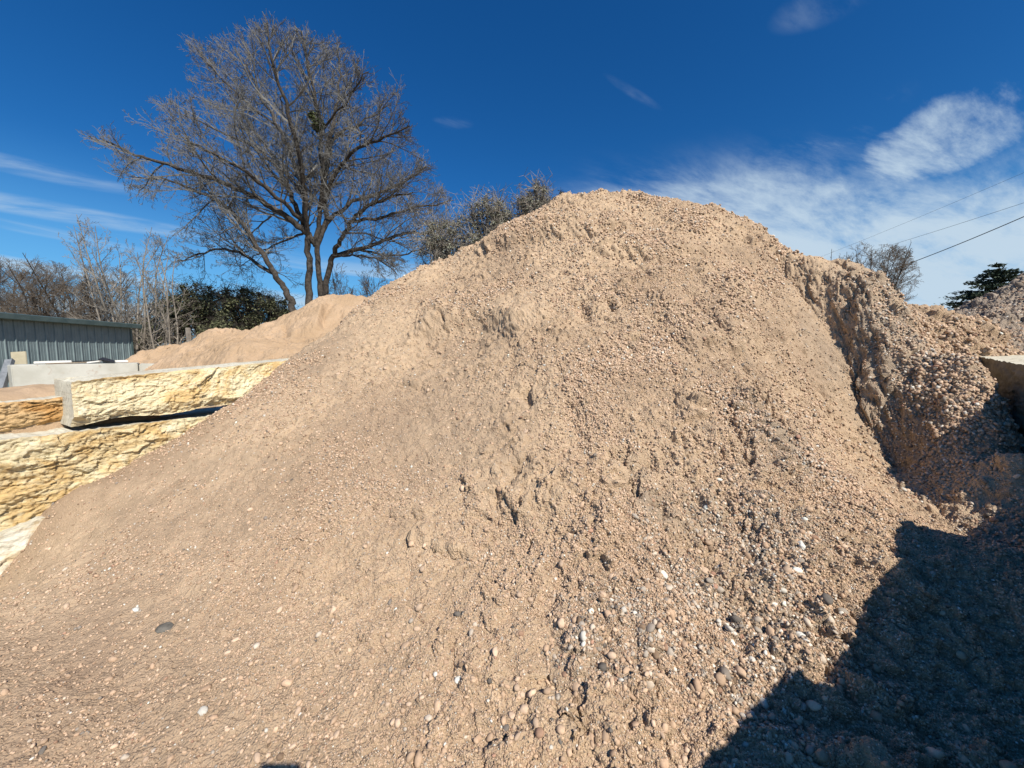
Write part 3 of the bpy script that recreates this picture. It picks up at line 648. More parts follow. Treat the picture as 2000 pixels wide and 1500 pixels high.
#@@BACK
# ------------------------------------------------------------------ heaps behind the walls
def heap_obj(name, pts, bx, by, nx, ny, m, rough, label, cat, colfn=None, cut=None, wallscarp=None, seed=5, amp=.03):
    TP = np.array(pts); w = tps_fit(TP, .01)
    x, y = np.meshgrid(np.linspace(*bx, nx), np.linspace(*by, ny)); x = x.ravel().astype(np.float32); y = y.ravel().astype(np.float32)
    z = tps_eval(TP, w, x, y)
    z = z+amp*fbm(x*2.2, y*2.2, x*0, 5, seed)+amp*.9*(1-np.abs(fbm(x*1.4+y*.5, y*.9, x*0, 4, seed+4))*2.)
    if cut is behind_left: z = z+.034*fbm(x*6, y*6, x*0, 4, 77)-.13*np.clip(fbm(x*2.4, y*3.1, x*0, 3, 78)-.45, 0, 1)
    if wallscarp: z = wallscarp(x, y, z)
    if cut: z = cut(x, y, z)
    z = np.maximum(z, -.3)
    V_ = np.c_[x, y, z]
    tint_ = x*0
    if rough > 0:
        d, tint_ = lumps(x, y, rough, x*0); V_ = V_+shell(V_, nx, ny)*d[:, None]
    c = colfn(x, y, z, tint_) if colfn else None
    F_ = grid_faces(nx, ny)[:, ::-1]; F_ = F_[V_[F_, 2].max(1) > -.2]
    us = np.zeros(len(V_), bool); us[F_.ravel()] = True; rm = np.cumsum(us)-1
    o = obj(name, mesh_np(name, V_[us], rm[F_], None, None if c is None else c[us]), m); tag(o, label, cat)
    return TP, w, V_.reshape(ny, nx, 3)
# smooth sand heap behind the left wall
SY = 9.6; pts = []
for px, py, Y in ((200, 770, 9.4), (240, 715, 9.2), (275, 694, 9.2), (300, 683, 9.2), (350, 673, 9.2), (375, 668, 9.3), (400, 655, 9.4), (430, 644, 9.4), (458, 646, 9.4), (478, 651, 9.3), (500, 641, 9.4), (530, 629, 9.5), (570, 613, 9.6), (600, 598, 9.8), (618, 588, 9.9), (640, 578, 10.), (662, 578, 10.1), (690, 580, 10.2), (740, 587, 10.4), (800, 600, 10.6)):
    p = at(px, py, Y); pts.append(p); o_ = p[:2]/np.linalg.norm(p[:2])
    pts.append([p[0]+o_[0]*1.2, p[1]+o_[1]*1.2, p[2]-.75]); pts.append([p[0]+o_[0]*3, p[1]+o_[1]*3, p[2]-2.0])
for px, py, Y in ((600, 700, 6.7), (540, 703, 6.6), (480, 707, 6.5), (420, 711, 6.6), (372, 712, 7.0), (335, 748, 7.5), (285, 752, 7.7), (400, 702, 7.6), (620, 650, 8.4), (540, 665, 8.2), (450, 675, 8.2), (400, 690, 7.9), (330, 692, 9.0), (700, 650, 8.6)):
    pts.append(at(px, py, Y))
for x, y, z in ((-4.6, 6.0, .9), (-3.9, 5.2, .9), (-5.6, 6.4, .5), (-7.0, 7.0, .3), (-2.3, 6.4, 1.6), (-1.5, 7.4, 1.7)): pts.append(np.array([x, y, z]))
def sand_detail(x, y, z):
    def hl(px, py, Y): return at(px, py, Y)[:2]
    l1 = [hl(655, 612, 9.6), hl(640, 640, 9.2), hl(628, 690, 8.2)]
    d, sg, t = line_sd(l1, x+.04*vnoise(x*4, y*4, x*0, 2), y); s_ = -d*sg
    z = z+.24*np.where(s_ > 0, sstep(s_, 0, .14)*np.exp(-np.maximum(s_-.14, 0)/.5), 0)*sstep(t, 0, .35)*(1-sstep(t, .7, 1.))
    for l, h, w_ in (([hl(560, 660, 8.8), hl(562, 680, 8.2)], -.10, .06), ([hl(500, 650, 9.2), hl(470, 670, 8.6), hl(430, 690, 7.9), hl(380, 705, 7.2)], -.06, .12), ([hl(530, 640, 9.3), hl(545, 655, 9.0)], -.05, .1), ([hl(370, 672, 9.1), hl(395, 690, 8.2)], -.06, .1)):
        d, sg, t = line_sd(l, x, y); z = z+h*np.exp(-(d/w_)**2)
    return z
def behind_left(x, y, z):
    t = (x-W0[0])*Wd[0]+(y-W0[1])*Wd[1]; s = (x-W0[0])*Wn[0]+(y-W0[1])*Wn[1]
    return z-np.maximum(s+.42, 0)*5*(1-sstep(t, 2.9, 3.6))
TPs, ws_, SG = heap_obj('sand_heap', pts, (-9.5, .5), (4.6, 13.5), 900, 800, M_sand, .42, 'smooth tan sand heap behind the left stone wall', 'sand heap', None, behind_left, sand_detail, 5, .02)
# dirt lying on and behind the short orange block
p0 = onwall(-60, 790, -.5); q = []
for i in range(9):
    for j in range(5):
        u_ = i/8; v_ = j/4; p = onwall(-430+u_*580, 770, -.30-v_*.9); h_ = onwall(122, 776, -.24)[2]
        q.append([p[0], p[1], h_-.03+.13*math.sin(math.pi*min(v_*1.1, 1))*(.35+.65*u_) - (.5 if j in (4,) else 0)])
heap_obj('dirt_pile', q, (-5.9, -3.6), (1.7, 5.0), 280, 300, M_sand, 0, 'brown dirt spilled behind and over the short orange block', 'dirt pile', None,
         lambda x, y, z: z-np.maximum((x-W0[0])*Wn[0]+(y-W0[1])*Wn[1]+.26, 0)*6-np.maximum((x-W0[0])*Wd[0]+(y-W0[1])*Wd[1]-1.0, 0)*3, None, 15, .03)
# gravel heap behind the right wall
pts = []
for px, py, Y in ((1850, 612, 7.4), (1872, 604, 7.4), (1900, 591, 7.4), (1950, 572, 7.4), (2000, 555, 7.4), (2060, 533, 7.4), (2150, 500, 7.4), (2300, 450, 7.4)):
    p = at(px, py+14, Y); pts.append(p); o_ = p[:2]/np.linalg.norm(p[:2])
    pts.append([p[0]+o_[0]*1.2, p[1]+o_[1]*1.2, p[2]-.7]); pts.append([p[0]+o_[0]*3, p[1]+o_[1]*3, p[2]-2.2])
for px, py, Y in ((1895, 690, 4.9), (1950, 684, 4.6), (2010, 678, 4.4), (2100, 680, 4.3), (1890, 650, 5.9), (1950, 630, 5.9), (2030, 610, 5.9), (1860, 640, 6.4), (2250, 680, 4.3)): pts.append(at(px, py, Y))
def behind_right(x, y, z):
    s = (x-A0[0])*An[0]+(y-A0[1])*An[1]; t = (x-A0[0])*Ad[0]+(y-A0[1])*Ad[1]
    return z-np.maximum(s+1.1, 0)*5*sstep(t, -2.2, -1.6)
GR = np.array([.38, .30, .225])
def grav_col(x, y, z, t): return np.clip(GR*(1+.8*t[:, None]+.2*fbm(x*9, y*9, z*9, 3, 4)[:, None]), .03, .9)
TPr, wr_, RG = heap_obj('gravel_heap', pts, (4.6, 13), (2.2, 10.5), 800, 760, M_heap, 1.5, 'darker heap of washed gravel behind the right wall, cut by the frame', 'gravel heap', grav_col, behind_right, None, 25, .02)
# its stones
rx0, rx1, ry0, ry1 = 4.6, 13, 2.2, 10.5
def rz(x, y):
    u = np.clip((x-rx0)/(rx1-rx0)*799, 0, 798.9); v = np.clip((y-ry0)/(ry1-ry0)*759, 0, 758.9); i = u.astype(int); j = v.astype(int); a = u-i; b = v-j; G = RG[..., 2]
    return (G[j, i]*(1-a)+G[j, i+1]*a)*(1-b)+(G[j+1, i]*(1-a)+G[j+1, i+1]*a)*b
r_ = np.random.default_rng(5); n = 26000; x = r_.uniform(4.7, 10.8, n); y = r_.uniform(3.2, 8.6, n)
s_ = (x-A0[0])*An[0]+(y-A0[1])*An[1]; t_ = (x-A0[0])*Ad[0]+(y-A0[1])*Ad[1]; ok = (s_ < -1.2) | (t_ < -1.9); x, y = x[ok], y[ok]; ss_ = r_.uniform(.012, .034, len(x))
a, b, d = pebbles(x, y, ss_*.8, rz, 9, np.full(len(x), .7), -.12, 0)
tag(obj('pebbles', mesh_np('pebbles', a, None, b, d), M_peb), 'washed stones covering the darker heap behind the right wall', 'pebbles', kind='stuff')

# ------------------------------------------------------------------ generic solids
def prism(quads_bottom, quads_top):
    V_ = list(quads_bottom)+list(quads_top); n = len(quads_bottom)
    Fq_ = [(i, (i+1) % n, n+(i+1) % n, n+i) for i in range(n)]
    return V_, Fq_
def ngon_mesh(name, V_, faces, m, par=None, loc=None, bev=0.):
    import bmesh
    bm = bmesh.new(); vs = [bm.verts.new(tuple(v)) for v in V_]
    for f in faces: bm.faces.new([vs[i] for i in f])
    bmesh.ops.recalc_face_normals(bm, faces=bm.faces)
    if bev: bmesh.ops.bevel(bm, geom=list(bm.edges), offset=bev, segments=2, affect='EDGES', clamp_overlap=True)
    if par is not None: bmesh.ops.translate(bm, verts=bm.verts, vec=-par.location)
    me = bpy.data.meshes.new(name); bm.to_mesh(me); bm.free(); return obj(name, me, m, par)
def extrude(name, prof, vec, m, par=None, bev=0.):
    n = len(prof); prof = [np.array(p, float) for p in prof]; V_ = prof+[p+np.array(vec) for p in prof]
    faces = [tuple(range(n)), tuple(range(2*n-1, n-1, -1))]+[(i, (i+1) % n, n+(i+1) % n, n+i) for i in range(n)]
    return ngon_mesh(name, V_, faces, m, par, None, bev)
def box(name, c, dx, dy, dz, m, par=None, bev=0.):
    """c = centre, dx dy dz = half-extent vectors"""
    c, dx, dy, dz = (np.array(q, float) for q in (c, dx, dy, dz))
    return extrude(name, [c-dx-dy-dz, c+dx-dy-dz, c+dx+dy-dz, c-dx+dy-dz], dz*2, m, par, bev)
def bar(name, a, b, w, h, m, par=None, bev=0.):
    a, b = np.array(a, float), np.array(b, float); d = b-a; L = np.linalg.norm(d); d /= L; up = np.array([0, 0, 1.]) if abs(d[2]) < .95 else np.array([1., 0, 0])
    sx = np.cross(d, up); sx /= np.linalg.norm(sx); uz = np.cross(sx, d)
    return box(name, (a+b)/2, d*L/2, sx*w/2, uz*h/2, m, par, bev)

tag(box('phone', (0, -.0105, EYE+.024), (.0775, 0, 0), (0, .0042, 0), (0, 0, .0375), M_black, None, .003), 'black phone held up sideways in both hands by the person', 'phone')
# concrete block with bevelled end, behind the left wall
c0 = at(21, 713, 7.1); c1 = at(268, 702, 8.2); ax = c1-c0; ax[2] = 0; Lc = np.linalg.norm(ax); ax /= Lc; bk = np.array([-ax[1], ax[0], 0]); zt = c0[2]; zb = zt-.62
cc = [c0+np.array([0, 0, 0]), c0+ax*.05+[0, 0, -.62]]
prof = [c0, c0-ax*.07+bk*.12, c0-ax*.07+bk*.50, c0+bk*.62, c0+ax*Lc+bk*.62, c0+ax*Lc]
prof = [np.array([p[0], p[1], zb]) for p in prof]
tag(extrude('concrete_block', prof, (0, 0, .62), M_conc, None, .012), 'long pale grey concrete block with a notched left end, behind the left stone wall', 'concrete block', 'concrete blocks behind the wall')
d0 = c0+ax*(Lc+.015)+bk*.03
prof = [d0, d0+bk*.6, d0+bk*.6+ax*1.5, d0+ax*1.5]; prof = [np.array([p[0], p[1], zb]) for p in prof]
tag(extrude('concrete_block', prof, (0, 0, .60), M_conc, None, .015), 'concrete block farther right, partly buried in the smooth sand', 'concrete block', 'concrete blocks behind the wall')
# white slab at the left edge and tan board
w0 = at(-120, 790, 5.2); w1 = at(66, 770, 5.6); wa = w1-w0; wa[2] = 0; wb_ = np.array([-wa[1], wa[0], 0]); wb_ /= np.linalg.norm(wb_)
tag(extrude('stone_slab', [w0+[0, 0, -.14], w1+[0, 0, -.14], w1+wb_*.7+[0, 0, -.14], w0+wb_*.7+[0, 0, -.14]], (0, 0, .14), M_white, None, .01), 'flat white stone slab at the left edge below the concrete block', 'stone slab')
b0 = at(25, 716, 7.75); b1 = at(53, 714, 7.9); t0_ = at(24, 692, 7.75)
tag(box('board', (b0+b1)/2+[0, 0, .12], (b1-b0)/2*1.02, (.0, .012, 0), (0, 0, .17), M_pale, None, .003), 'square tan board standing on edge behind the concrete block', 'board')
# junk lying on the concrete block
def onblk(u, v, h=.0): p = c0+ax*u+bk*v; return np.array([p[0], p[1], zt+h])
def uof(px): return (px-21)/(268-21)*Lc
tag(bar('plank', onblk(uof(80), .10, .012), onblk(uof(182), .30, .03), .09, .022, M_wood, None, .002), 'thin brown plank lying on the long concrete block', 'plank')
tag(bar('plank', onblk(uof(125), .34, .045), onblk(uof(192), .42, .06), .12, .018, M_black, None, .002), 'dark flat strip lying across the brown plank', 'plank')
a1 = onblk(uof(182), .20, .095); a2 = onblk(uof(216), .05, .03); a3 = onblk(uof(214), .42, .055); a4 = onblk(uof(186), .55, .13)
tag(ngon_mesh('plastic_sheet', [a1, a2, a3, a4]+[q_-np.array([0, 0, .018]) for q_ in (a1, a2, a3, a4)], [(0, 1, 2, 3), (7, 6, 5, 4), (0, 4, 5, 1), (1, 5, 6, 2), (2, 6, 7, 3), (3, 7, 4, 0)], M_black, None, None, .004), 'crumpled black sheet lying tilted on the concrete block', 'plastic sheet')
tag(bar('slab_offcut', onblk(uof(160), .16, .022), onblk(uof(187), .12, .05), .10, .03, M_white, None, .004), 'narrow white offcut under the black sheet', 'stone offcut', 'white offcuts on the concrete block')
tag(bar('slab_offcut', onblk(uof(186), .48, .03), onblk(uof(242), .52, .035), .16, .05, M_white, None, .008), 'white offcut right of the black sheet', 'stone offcut', 'white offcuts on the concrete block')
tag(bar('slab_offcut', onblk(uof(50), .45, .03), onblk(uof(122), .50, .04), .2, .05, M_white, None, .008), 'white offcut between the tan board and the black sheet', 'stone offcut', 'white offcuts on the concrete block')
g_ = empty('steel_bracket', at(5, 745, 7.0)); g0 = at(-2, 760, 7.0); g1 = at(17, 702, 7.3)
bar('flange', g0, g1, .10, .012, M_galv, g_, .002); bar('flange', g0+np.array([.05, .03, 0]), g1+np.array([.05, .03, 0]), .012, .10, M_galv, g_, .002)
tag(g_, 'grey galvanized steel angle leaning at the left end of the concrete block', 'steel bracket')

# ------------------------------------------------------------------ sheet metal shed
s0 = at(0, 617, 11.3); s1 = at(254, 637, 16.0); sd = (s1-s0)[:2]; Ls = np.linalg.norm(sd); sd /= Ls; sn = np.array([sd[1], -sd[0]])
zt_ = s1[2]; ext = 7.0; p_start = s0[:2]-sd*ext; Lt = Ls+ext
shed = empty('metal_shed', (p_start[0]-2, p_start[1]+4, 0))
tag(shed, 'long low grey green sheet metal shed behind the left wall', 'shed')
def ribs():                                   # ribbed sheet: one folded profile
    xs = []; k = 0; pitch = .305; u = 0
    while u < Lt:
        for a_, h_ in ((0, 0), (.012, .026), (.035, .026), (.047, 0), (.125, 0), (.131, .006), (.14, .006), (.146, 0), (.215, 0), (.221, .006), (.23, .006), (.236, 0)):
            if u+a_ < Lt: xs.append((u+a_, h_))
        u += pitch
    xs.append((Lt, 0)); V_ = []
    for u, h in xs:
        p = p_start+sd*u+sn*h; V_ += [(p[0], p[1], -.05), (p[0], p[1], zt_-.02)]
    return V_, [(2*i, 2*i+2, 2*i+3, 2*i+1) for i in range(len(xs)-1)]
v_, f_ = ribs(); child('wall', v_, f_, None, M_metal, shed, None, False)
pe = p_start+sd*Lt; bk2 = -sn*6.0
child('end_wall', [(pe[0], pe[1], -.05), (pe[0]+bk2[0], pe[1]+bk2[1], -.05), (pe[0]+bk2[0], pe[1]+bk2[1], zt_+.35), (pe[0], pe[1], zt_-.02)], [(0, 1, 2, 3)], None, M_metal, shed, None, False)
child('back_wall', [(p_start[0]+bk2[0], p_start[1]+bk2[1], -.05), (pe[0]+bk2[0], pe[1]+bk2[1], -.05), (pe[0]+bk2[0], pe[1]+bk2[1], zt_+.35), (p_start[0]+bk2[0], p_start[1]+bk2[1], zt_+.35)], [(0, 1, 2, 3)], None, M_metal, shed, None, False)
def P3(p, z): return np.array([p[0], p[1], z])
r0 = P3(p_start+sn*.18-sd*.2, zt_+.0); r1 = P3(pe+sn*.18+sd*.25, zt_+.0)
extrude('roof', [r0, r0+[0, 0, .05], P3(p_start-sn*6.2-sd*.2, zt_+.45), P3(p_start-sn*6.2-sd*.2, zt_+.40)], r1-r0, M_trim, shed)
extrude('gutter', [r0+[0, 0, -.10], r0+P3(sn*.07, -.08), r0+P3(sn*.09, .07), r0+[0, 0, .09]], r1-r0, M_trim, shed)
kk = P3(pe+sn*.032-sd*.05, -.05)
extrude('corner_trim', [kk, kk+P3(sd*.09, 0), kk+P3(sd*.09-sn*.09, 0), kk+P3(-sn*.012, 0)], (0, 0, zt_-.05), M_trim, shed)

# ------------------------------------------------------------------ trees
def segs_mesh(A, B, ra, rb, k):
    A, B = np.asarray(A, float), np.asarray(B, float); d = B-A; L = np.linalg.norm(d, axis=1, keepdims=True)+1e-9; d = d/L
    ref = np.where(np.abs(d[:, 2:3]) > .9, np.array([[1., 0, 0]]), np.array([[0, 0, 1.]])); u = np.cross(d, ref); u /= np.linalg.norm(u, axis=1, keepdims=True); w = np.cross(d, u)
    th = np.arange(k)*2*math.pi/k; cs = np.cos(th)[None, :, None]; sn2 = np.sin(th)[None, :, None]; rg_ = u[:, None]*cs+w[:, None]*sn2
    V_ = np.concatenate([A[:, None]+rg_*np.asarray(ra)[:, None, None], (B+d*np.asarray(rb)[:, None]*.3)[:, None]+rg_*np.asarray(rb)[:, None, None]], 1).reshape(-1, 3)
    n = len(A); o = np.arange(n)[:, None]*2*k; i = np.arange(k)[None]; j = (i+1) % k
    return V_, np.stack([o+i, o+j, o+k+j, o+k+i], -1).reshape(-1, 4)
def tube(pts, rad, k=10, wob=.0):             # continuous tube through points
    pts = np.array(pts, float); n = len(pts); d = np.gradient(pts, axis=0); d /= np.linalg.norm(d, axis=1, keepdims=True)
    u = np.cross(d[0], [0, 1., .1]); u /= np.linalg.norm(u); V_ = []
    for i in range(n):
        u = u-d[i]*np.dot(u, d[i]); u /= np.linalg.norm(u); w = np.cross(d[i], u)
        for a in range(k):
            th = 2*math.pi*a/k; r = rad[i]*(1+wob*math.sin(3*th+i*.7)+wob*.7*random.uniform(-1, 1)); V_.append(pts[i]+(u*math.cos(th)+w*math.sin(th))*r)
    Fq_ = [(i*k+a, i*k+(a+1) % k, (i+1)*k+(a+1) % k, (i+1)*k+a) for i in range(n-1) for a in range(k)]
    return np.array(V_), np.array(Fq_)
def smooth_path(pts, m=4):
    pts = [np.array(p, float) for p in pts]; P_ = [2*pts[0]-pts[1]]+pts+[2*pts[-1]-pts[-2]]; out = []
    for i in range(1, len(P_)-2):
        for t in np.linspace(0, 1, m, endpoint=False):
            a, b, c, d = P_[i-1:i+3]; out.append(.5*((2*b)+(c-a)*t+(2*a-5*b+4*c-d)*t*t+(3*b-a-3*c+d)*t**3))
    out.append(pts[-1]); return out
def unit(v): return v/(np.linalg.norm(v)+1e-9)
class Bare:
    """recursive bare branching; twigs collected as segments"""
    def __init__(s, inside, up=.10, droop=0., rnd=None, step=.35, wig=.16): s.A = []; s.B = []; s.ra = []; s.rb = []; s.inside = inside; s.up = up; s.r = rnd or random.Random(1); s.step = step; s.wig = wig; s.ends = []
    def branch(s, p, d, L, r, lvl, up):
        R_ = s.r; n = max(3, int(L/s.step)+1); st_ = L/n; pts = [p]; rad = [r]; g = R_.gauss
        for i in range(n):
            d = unit(d+np.array([g(0, s.wig), g(0, s.wig), g(0, s.wig)+up*st_*.6])); q = pts[-1]+d*st_
            if not s.inside(q) and i > 0: break
            pts.append(q); rad.append(max(r*(1-.82*(i+1)/n), .0048))
        for i in range(len(pts)-1): s.A.append(pts[i]); s.B.append(pts[i+1]); s.ra.append(rad[i]); s.rb.append(rad[i+1])
        s.ends.append(pts[-1])
        return pts, rad
    def spawn(s, pts, rad, L, lvl, cnt, ang, frac, up, t0=.2, maxl=3):
        R_ = s.r; n = len(pts)
        if n < 3 or lvl > maxl: return
        for c in range(cnt[lvl]):
            t = t0+(1-t0)*(c+R_.random())/cnt[lvl]; k = min(int(t*(n-1)), n-2); p = pts[k]+(pts[k+1]-pts[k])*(t*(n-1)-k if t*(n-1)-k < 1 else .5)
            dm = unit(pts[k+1]-pts[k]); q = unit(np.array([R_.gauss(0, 1), R_.gauss(0, 1), R_.gauss(0, .8)+.25])); q = unit(q-dm*np.dot(q, dm)); th = R(R_.uniform(*ang))
            d = dm*math.cos(th)+q*math.sin(th); Lc = L*frac*R_.uniform(.6, 1.15)*(1.1-.55*t); rc = min(rad[k]*.62, max(.006, Lc*.014))
            up_ = up*(1 if R_.random() < .75 else -.8)
            cp, cr = s.branch(p, d, Lc, rc, lvl, up_)
            s.spawn(cp, cr, Lc, lvl+1, cnt, ang, frac, up, .12, maxl)
    def mesh(s, k=3):
        return segs_mesh(s.A, s.B, s.ra, s.rb, k)
def poly_inside(poly):
    n = len(poly)
    def f(x, y):
        c = False; j = n-1
        for i in range(n):
            xi, yi = poly[i]; xj, yj = poly[j]
            if (yi > y) != (yj > y) and x < (xj-xi)*(y-yi)/(yj-yi)+xi: c = not c
            j = i
        return c
    return f
# the big bare tree
TY = 20.; trnd = random.Random(5)
def tp(px, py, dy=0.): return at(px, py, TY+dy)
outl = [(160, 262), (250, 205), (330, 180), (345, 75), (440, 48), (520, 24), (600, 55), (665, 68), (710, 115), (775, 150), (808, 215), (828, 285), (850, 340), (895, 385), (882, 440), (838, 480), (800, 545), (760, 560), (735, 530), (670, 505), (650, 560), (560, 585), (430, 575), (330, 545), (290, 440), (225, 350)]
pin = poly_inside([(tp(*q)[0], tp(*q)[2]) for q in outl])
TC = (at(590, 330, TY)[0], at(590, 330, TY)[2])
def inside_big(p): k = TY/p[1]; f = trnd.uniform(.91, 1.10); return pin(TC[0]+(p[0]*k-TC[0])*f, TC[1]+(EYE+(p[2]-EYE)*k-TC[1])*f) and abs(p[1]-TY) < 5.2
tree = empty('bare_tree', (tp(612, 690)[0], TY, 0)); tag(tree, 'tall spreading leafless tree with several trunks rising behind the sand heap', 'tree')
base_z = 0.
limbs = [  # px path with depth offsets, start radius, end radius
 ([(604, 700, 0), (603, 600, 0), (603, 540, .1), (601, 480, .1), (598, 440, .2), (590, 380, .4), (572, 310, .7), (545, 250, 1.), (505, 180, 1.3), (475, 115, 1.6)], .185, .03),
 ([(634, 700, .3), (628, 600, .3), (623, 540, .3), (619, 480, .3), (624, 420, .2), (629, 340, 0), (626, 260, -.2), (616, 190, -.5), (600, 120, -.8), (588, 60, -1)], .16, .03),
 ([(630, 590, .3), (642, 530, .2), (650, 500, 0), (664, 470, -.3), (690, 430, -.8), (722, 402, -1.3), (762, 386, -1.8), (806, 376, -2.3)], .15, .03),
 ([(690, 432, -.8), (745, 425, -.2), (800, 408, .6), (850, 398, 1.2), (884, 392, 1.6)], .08, .015),
 ([(700, 487, .5), (760, 500, 1.5), (815, 490, 2.4), (850, 478, 3.)], .06, .012),
 ([(650, 500, 0), (700, 487, .5), (750, 470, 1.1), (790, 456, 1.6), (842, 455, 2.2), (876, 430, 2.5)], .12, .02),
 ([(618, 480, .3), (636, 430, .6), (634, 350, .9), (642, 295, 1.1), (662, 262, 1.4), (702, 240, 1.8), (762, 205, 2.2)], .15, .02),
 ([(618, 480, .3), (596, 452, 0), (562, 425, -.4), (520, 398, -.9), (470, 372, -1.4), (415, 350, -1.9), (330, 322, -2.3), (262, 300, -2.6), (196, 270, -2.8)], .17, .02),
 ([(574, 700, -1), (570, 600, -1), (563, 578, -1), (545, 548, -1.1), (522, 512, -1.2), (497, 475, -1.3), (476, 440, -1.4), (440, 402, -1.2), (400, 380, -1), (335, 355, -.5), (255, 345, 0)], .17, .02),
 ([(537, 535, -1.1), (490, 507, -.6), (450, 487, 0), (400, 492, .6), (345, 510, 1)], .09, .02),
 ([(601, 450, .2), (572, 390, .8), (545, 332, 1.4), (500, 290, 2.), (430, 258, 2.5), (352, 222, 3)], .13, .02),
 ([(602, 470, .2), (590, 330, -1.2), (562, 220, -2.2), (535, 130, -2.8), (522, 40, -3)], .12, .02),
 ([(625, 410, .2), (660, 330, -.6), (702, 290, -1.5), (748, 268, -2.4), (800, 246, -3)], .11, .02),
 ([(620, 450, .3), (678, 402, 1.2), (740, 378, 2.2), (800, 350, 3), (832, 325, 3.3)], .11, .02),
 ([(629, 340, 0), (650, 245, .8), (664, 165, 1.6), (660, 92, 2)], .10, .02),
 ([(598, 440, .2), (540, 385, -1.2), (480, 335, -2.2), (400, 292, -3.), (350, 262, -3.4)], .11, .02),
 ([(650, 500, 0), (690, 500, -1), (735, 505, -1.8), (775, 535, -2.2)], .06, .015),
 ([(596, 452, 0), (560, 470, 1), (515, 490, 1.8), (470, 520, 2.2)], .06, .015),
 ([(545, 250, 1.), (480, 200, 1.6), (420, 140, 2), (380, 90, 2.2)], .06, .015),
 ([(590, 380, .4), (530, 300, 2.4), (470, 220, 3.6), (430, 150, 4.2)], .08, .015),
 ([(626, 260, -.2), (680, 190, -1.2), (720, 140, -1.8)], .06, .015)]
bt = Bare(inside_big, .16, rnd=trnd, step=.34, wig=.15); VT = []; FT = []; o_ = 0
for path, r0_, r1_ in limbs:
    pp = smooth_path([tp(*q) for q in path], 5); n = len(pp)
    for i in range(1, n-1): pp[i] = pp[i]+np.array([trnd.gauss(0, .035), trnd.gauss(0, .05), trnd.gauss(0, .03)])
    if path[0][1] >= 690: pp[0][2] = -.1
    rad = [r1_+(r0_-r1_)*(1-(i/(n-1)))**.8 for i in range(n)]
    v, f = tube(pp, rad, 9, .05); VT.append(v); FT.append(f+o_); o_ += len(v)
    L = sum(np.linalg.norm(pp[i+1]-pp[i]) for i in range(n-1)); t0 = .42 if path[0][1] >= 590 else .15
    bt.spawn(pp, rad, min(L, 9.), 0, [int(8+L*1.6), 8, 7, 4], (22, 56), .47, .20, t0, 3)
child('trunk', np.concatenate(VT), np.concatenate(FT), None, M_bark, tree)
print('big tree segs', len(bt.A))
v, f = bt.mesh(3); child('crown', v, f, None, M_twig, tree, None, False)
def leafcloud(centres, radii, n, size, rnd, flat=1., tight=False):
    g = np.random.default_rng(rnd); idx = g.integers(0, len(centres), n); c = np.array(centres)[idx]; r = np.array(radii)[idx]
    d = g.normal(0, 1, (n, 3)); d /= np.linalg.norm(d, axis=1, keepdims=True); rad = r*(g.random(n)**.5 if tight else np.abs(g.normal(0, .62, n))); p = c+d*rad[:, None]*np.array([1, 1, flat])
    nn = g.normal(0, .75, (n, 3))+np.array([0, 0, 1.])+.7*d; nn /= np.linalg.norm(nn, axis=1, keepdims=True)   # leaves turn up and outwards
    a = np.cross(nn, g.normal(0, 1, (n, 3))); a /= np.linalg.norm(a, axis=1, keepdims=True); b = np.cross(nn, a)
    s = size*g.uniform(.6, 1.4, n)[:, None]; V_ = np.stack([p-a*s, p+b*s*.45, p+a*s, p-b*s*.45], 1).reshape(-1, 3)
    return V_, np.arange(n*4).reshape(-1, 4)
mis = []; 
for px, py, dy, r_ in ((622, 245, -.8, .30), (612, 228, -.6, .22)):
    mis.append((tp(px, py, dy), r_))
for c_, r_ in mis:
    v, f = leafcloud([c_], [r_], int(7000*r_*r_)+140, .075, 3, 1., True); child('mistletoe', v, f, None, M_mis, tree, None, False)

def bare_tree(name, label, px, pz_top, Y, width, seed, mats, stems=3, density=1., group=None, base_px=None, up=.3, spread=.5, twigr=.007, cnt=(9, 6, 5), frac=.45, baser=.09, ztop=None):
    rn = random.Random(seed); b = at(px, 690, Y); ztop = at(px, pz_top, Y)[2]; w = width/F*Y/2
    cx, czz = b[0], ztop*.55
    def ins(p): return abs((p[0]-cx)/w)**2.4+abs((p[1]-Y)/(w*1.0))**2.4+abs((p[2]-czz)/(ztop-czz))**4 < 1.1+.25*math.sin(p[0]*3.1+p[2]*2.3)
    root = empty(name, (b[0], Y, 0)); tag(root, label, 'tree', group)
    bb = Bare(ins, up, rnd=rn, step=.3 if w > 2.2 else .16, wig=.15); VT = []; FT = []; o = 0
    for s_ in range(stems):
        th = 2*math.pi*(s_+rn.random())/stems; tip = np.array([cx+math.cos(th)*w*spread*rn.uniform(.5, 1.2), Y+math.sin(th)*w*spread, ztop*rn.uniform(.84, 1.)]); p0 = np.array([b[0]+math.cos(th)*.12*stems**.5, Y+math.sin(th)*.12, -.05])
        mid = p0*.6+tip*.4+np.array([rn.gauss(0, .2), rn.gauss(0, .2), .3]); pp = smooth_path([p0, (p0+mid)/2+[rn.gauss(0, .08), 0, .1], mid, (mid+tip)/2+[rn.gauss(0, .15), rn.gauss(0, .15), .2], tip], 5); n = len(pp)
        rad = [baser*(1-.85*i/(n-1)) for i in range(n)]; v, f = tube(pp, rad, 7, .05); VT.append(v); FT.append(f+o); o += len(v)
        L = np.linalg.norm(tip-p0); bb.spawn(pp, rad, L*.9, 0, [int(c*density) for c in cnt], (22, 60), frac, up, .15, len(cnt)-1)
    child('trunk', np.concatenate(VT), np.concatenate(FT), None, mats[0], root)
    v, f = bb.mesh(3); child('crown', v, f, None, mats[1], root, None, False)
    return len(bb.A)
tot_ = 0
G1 = 'brushy bare trees behind the shed'
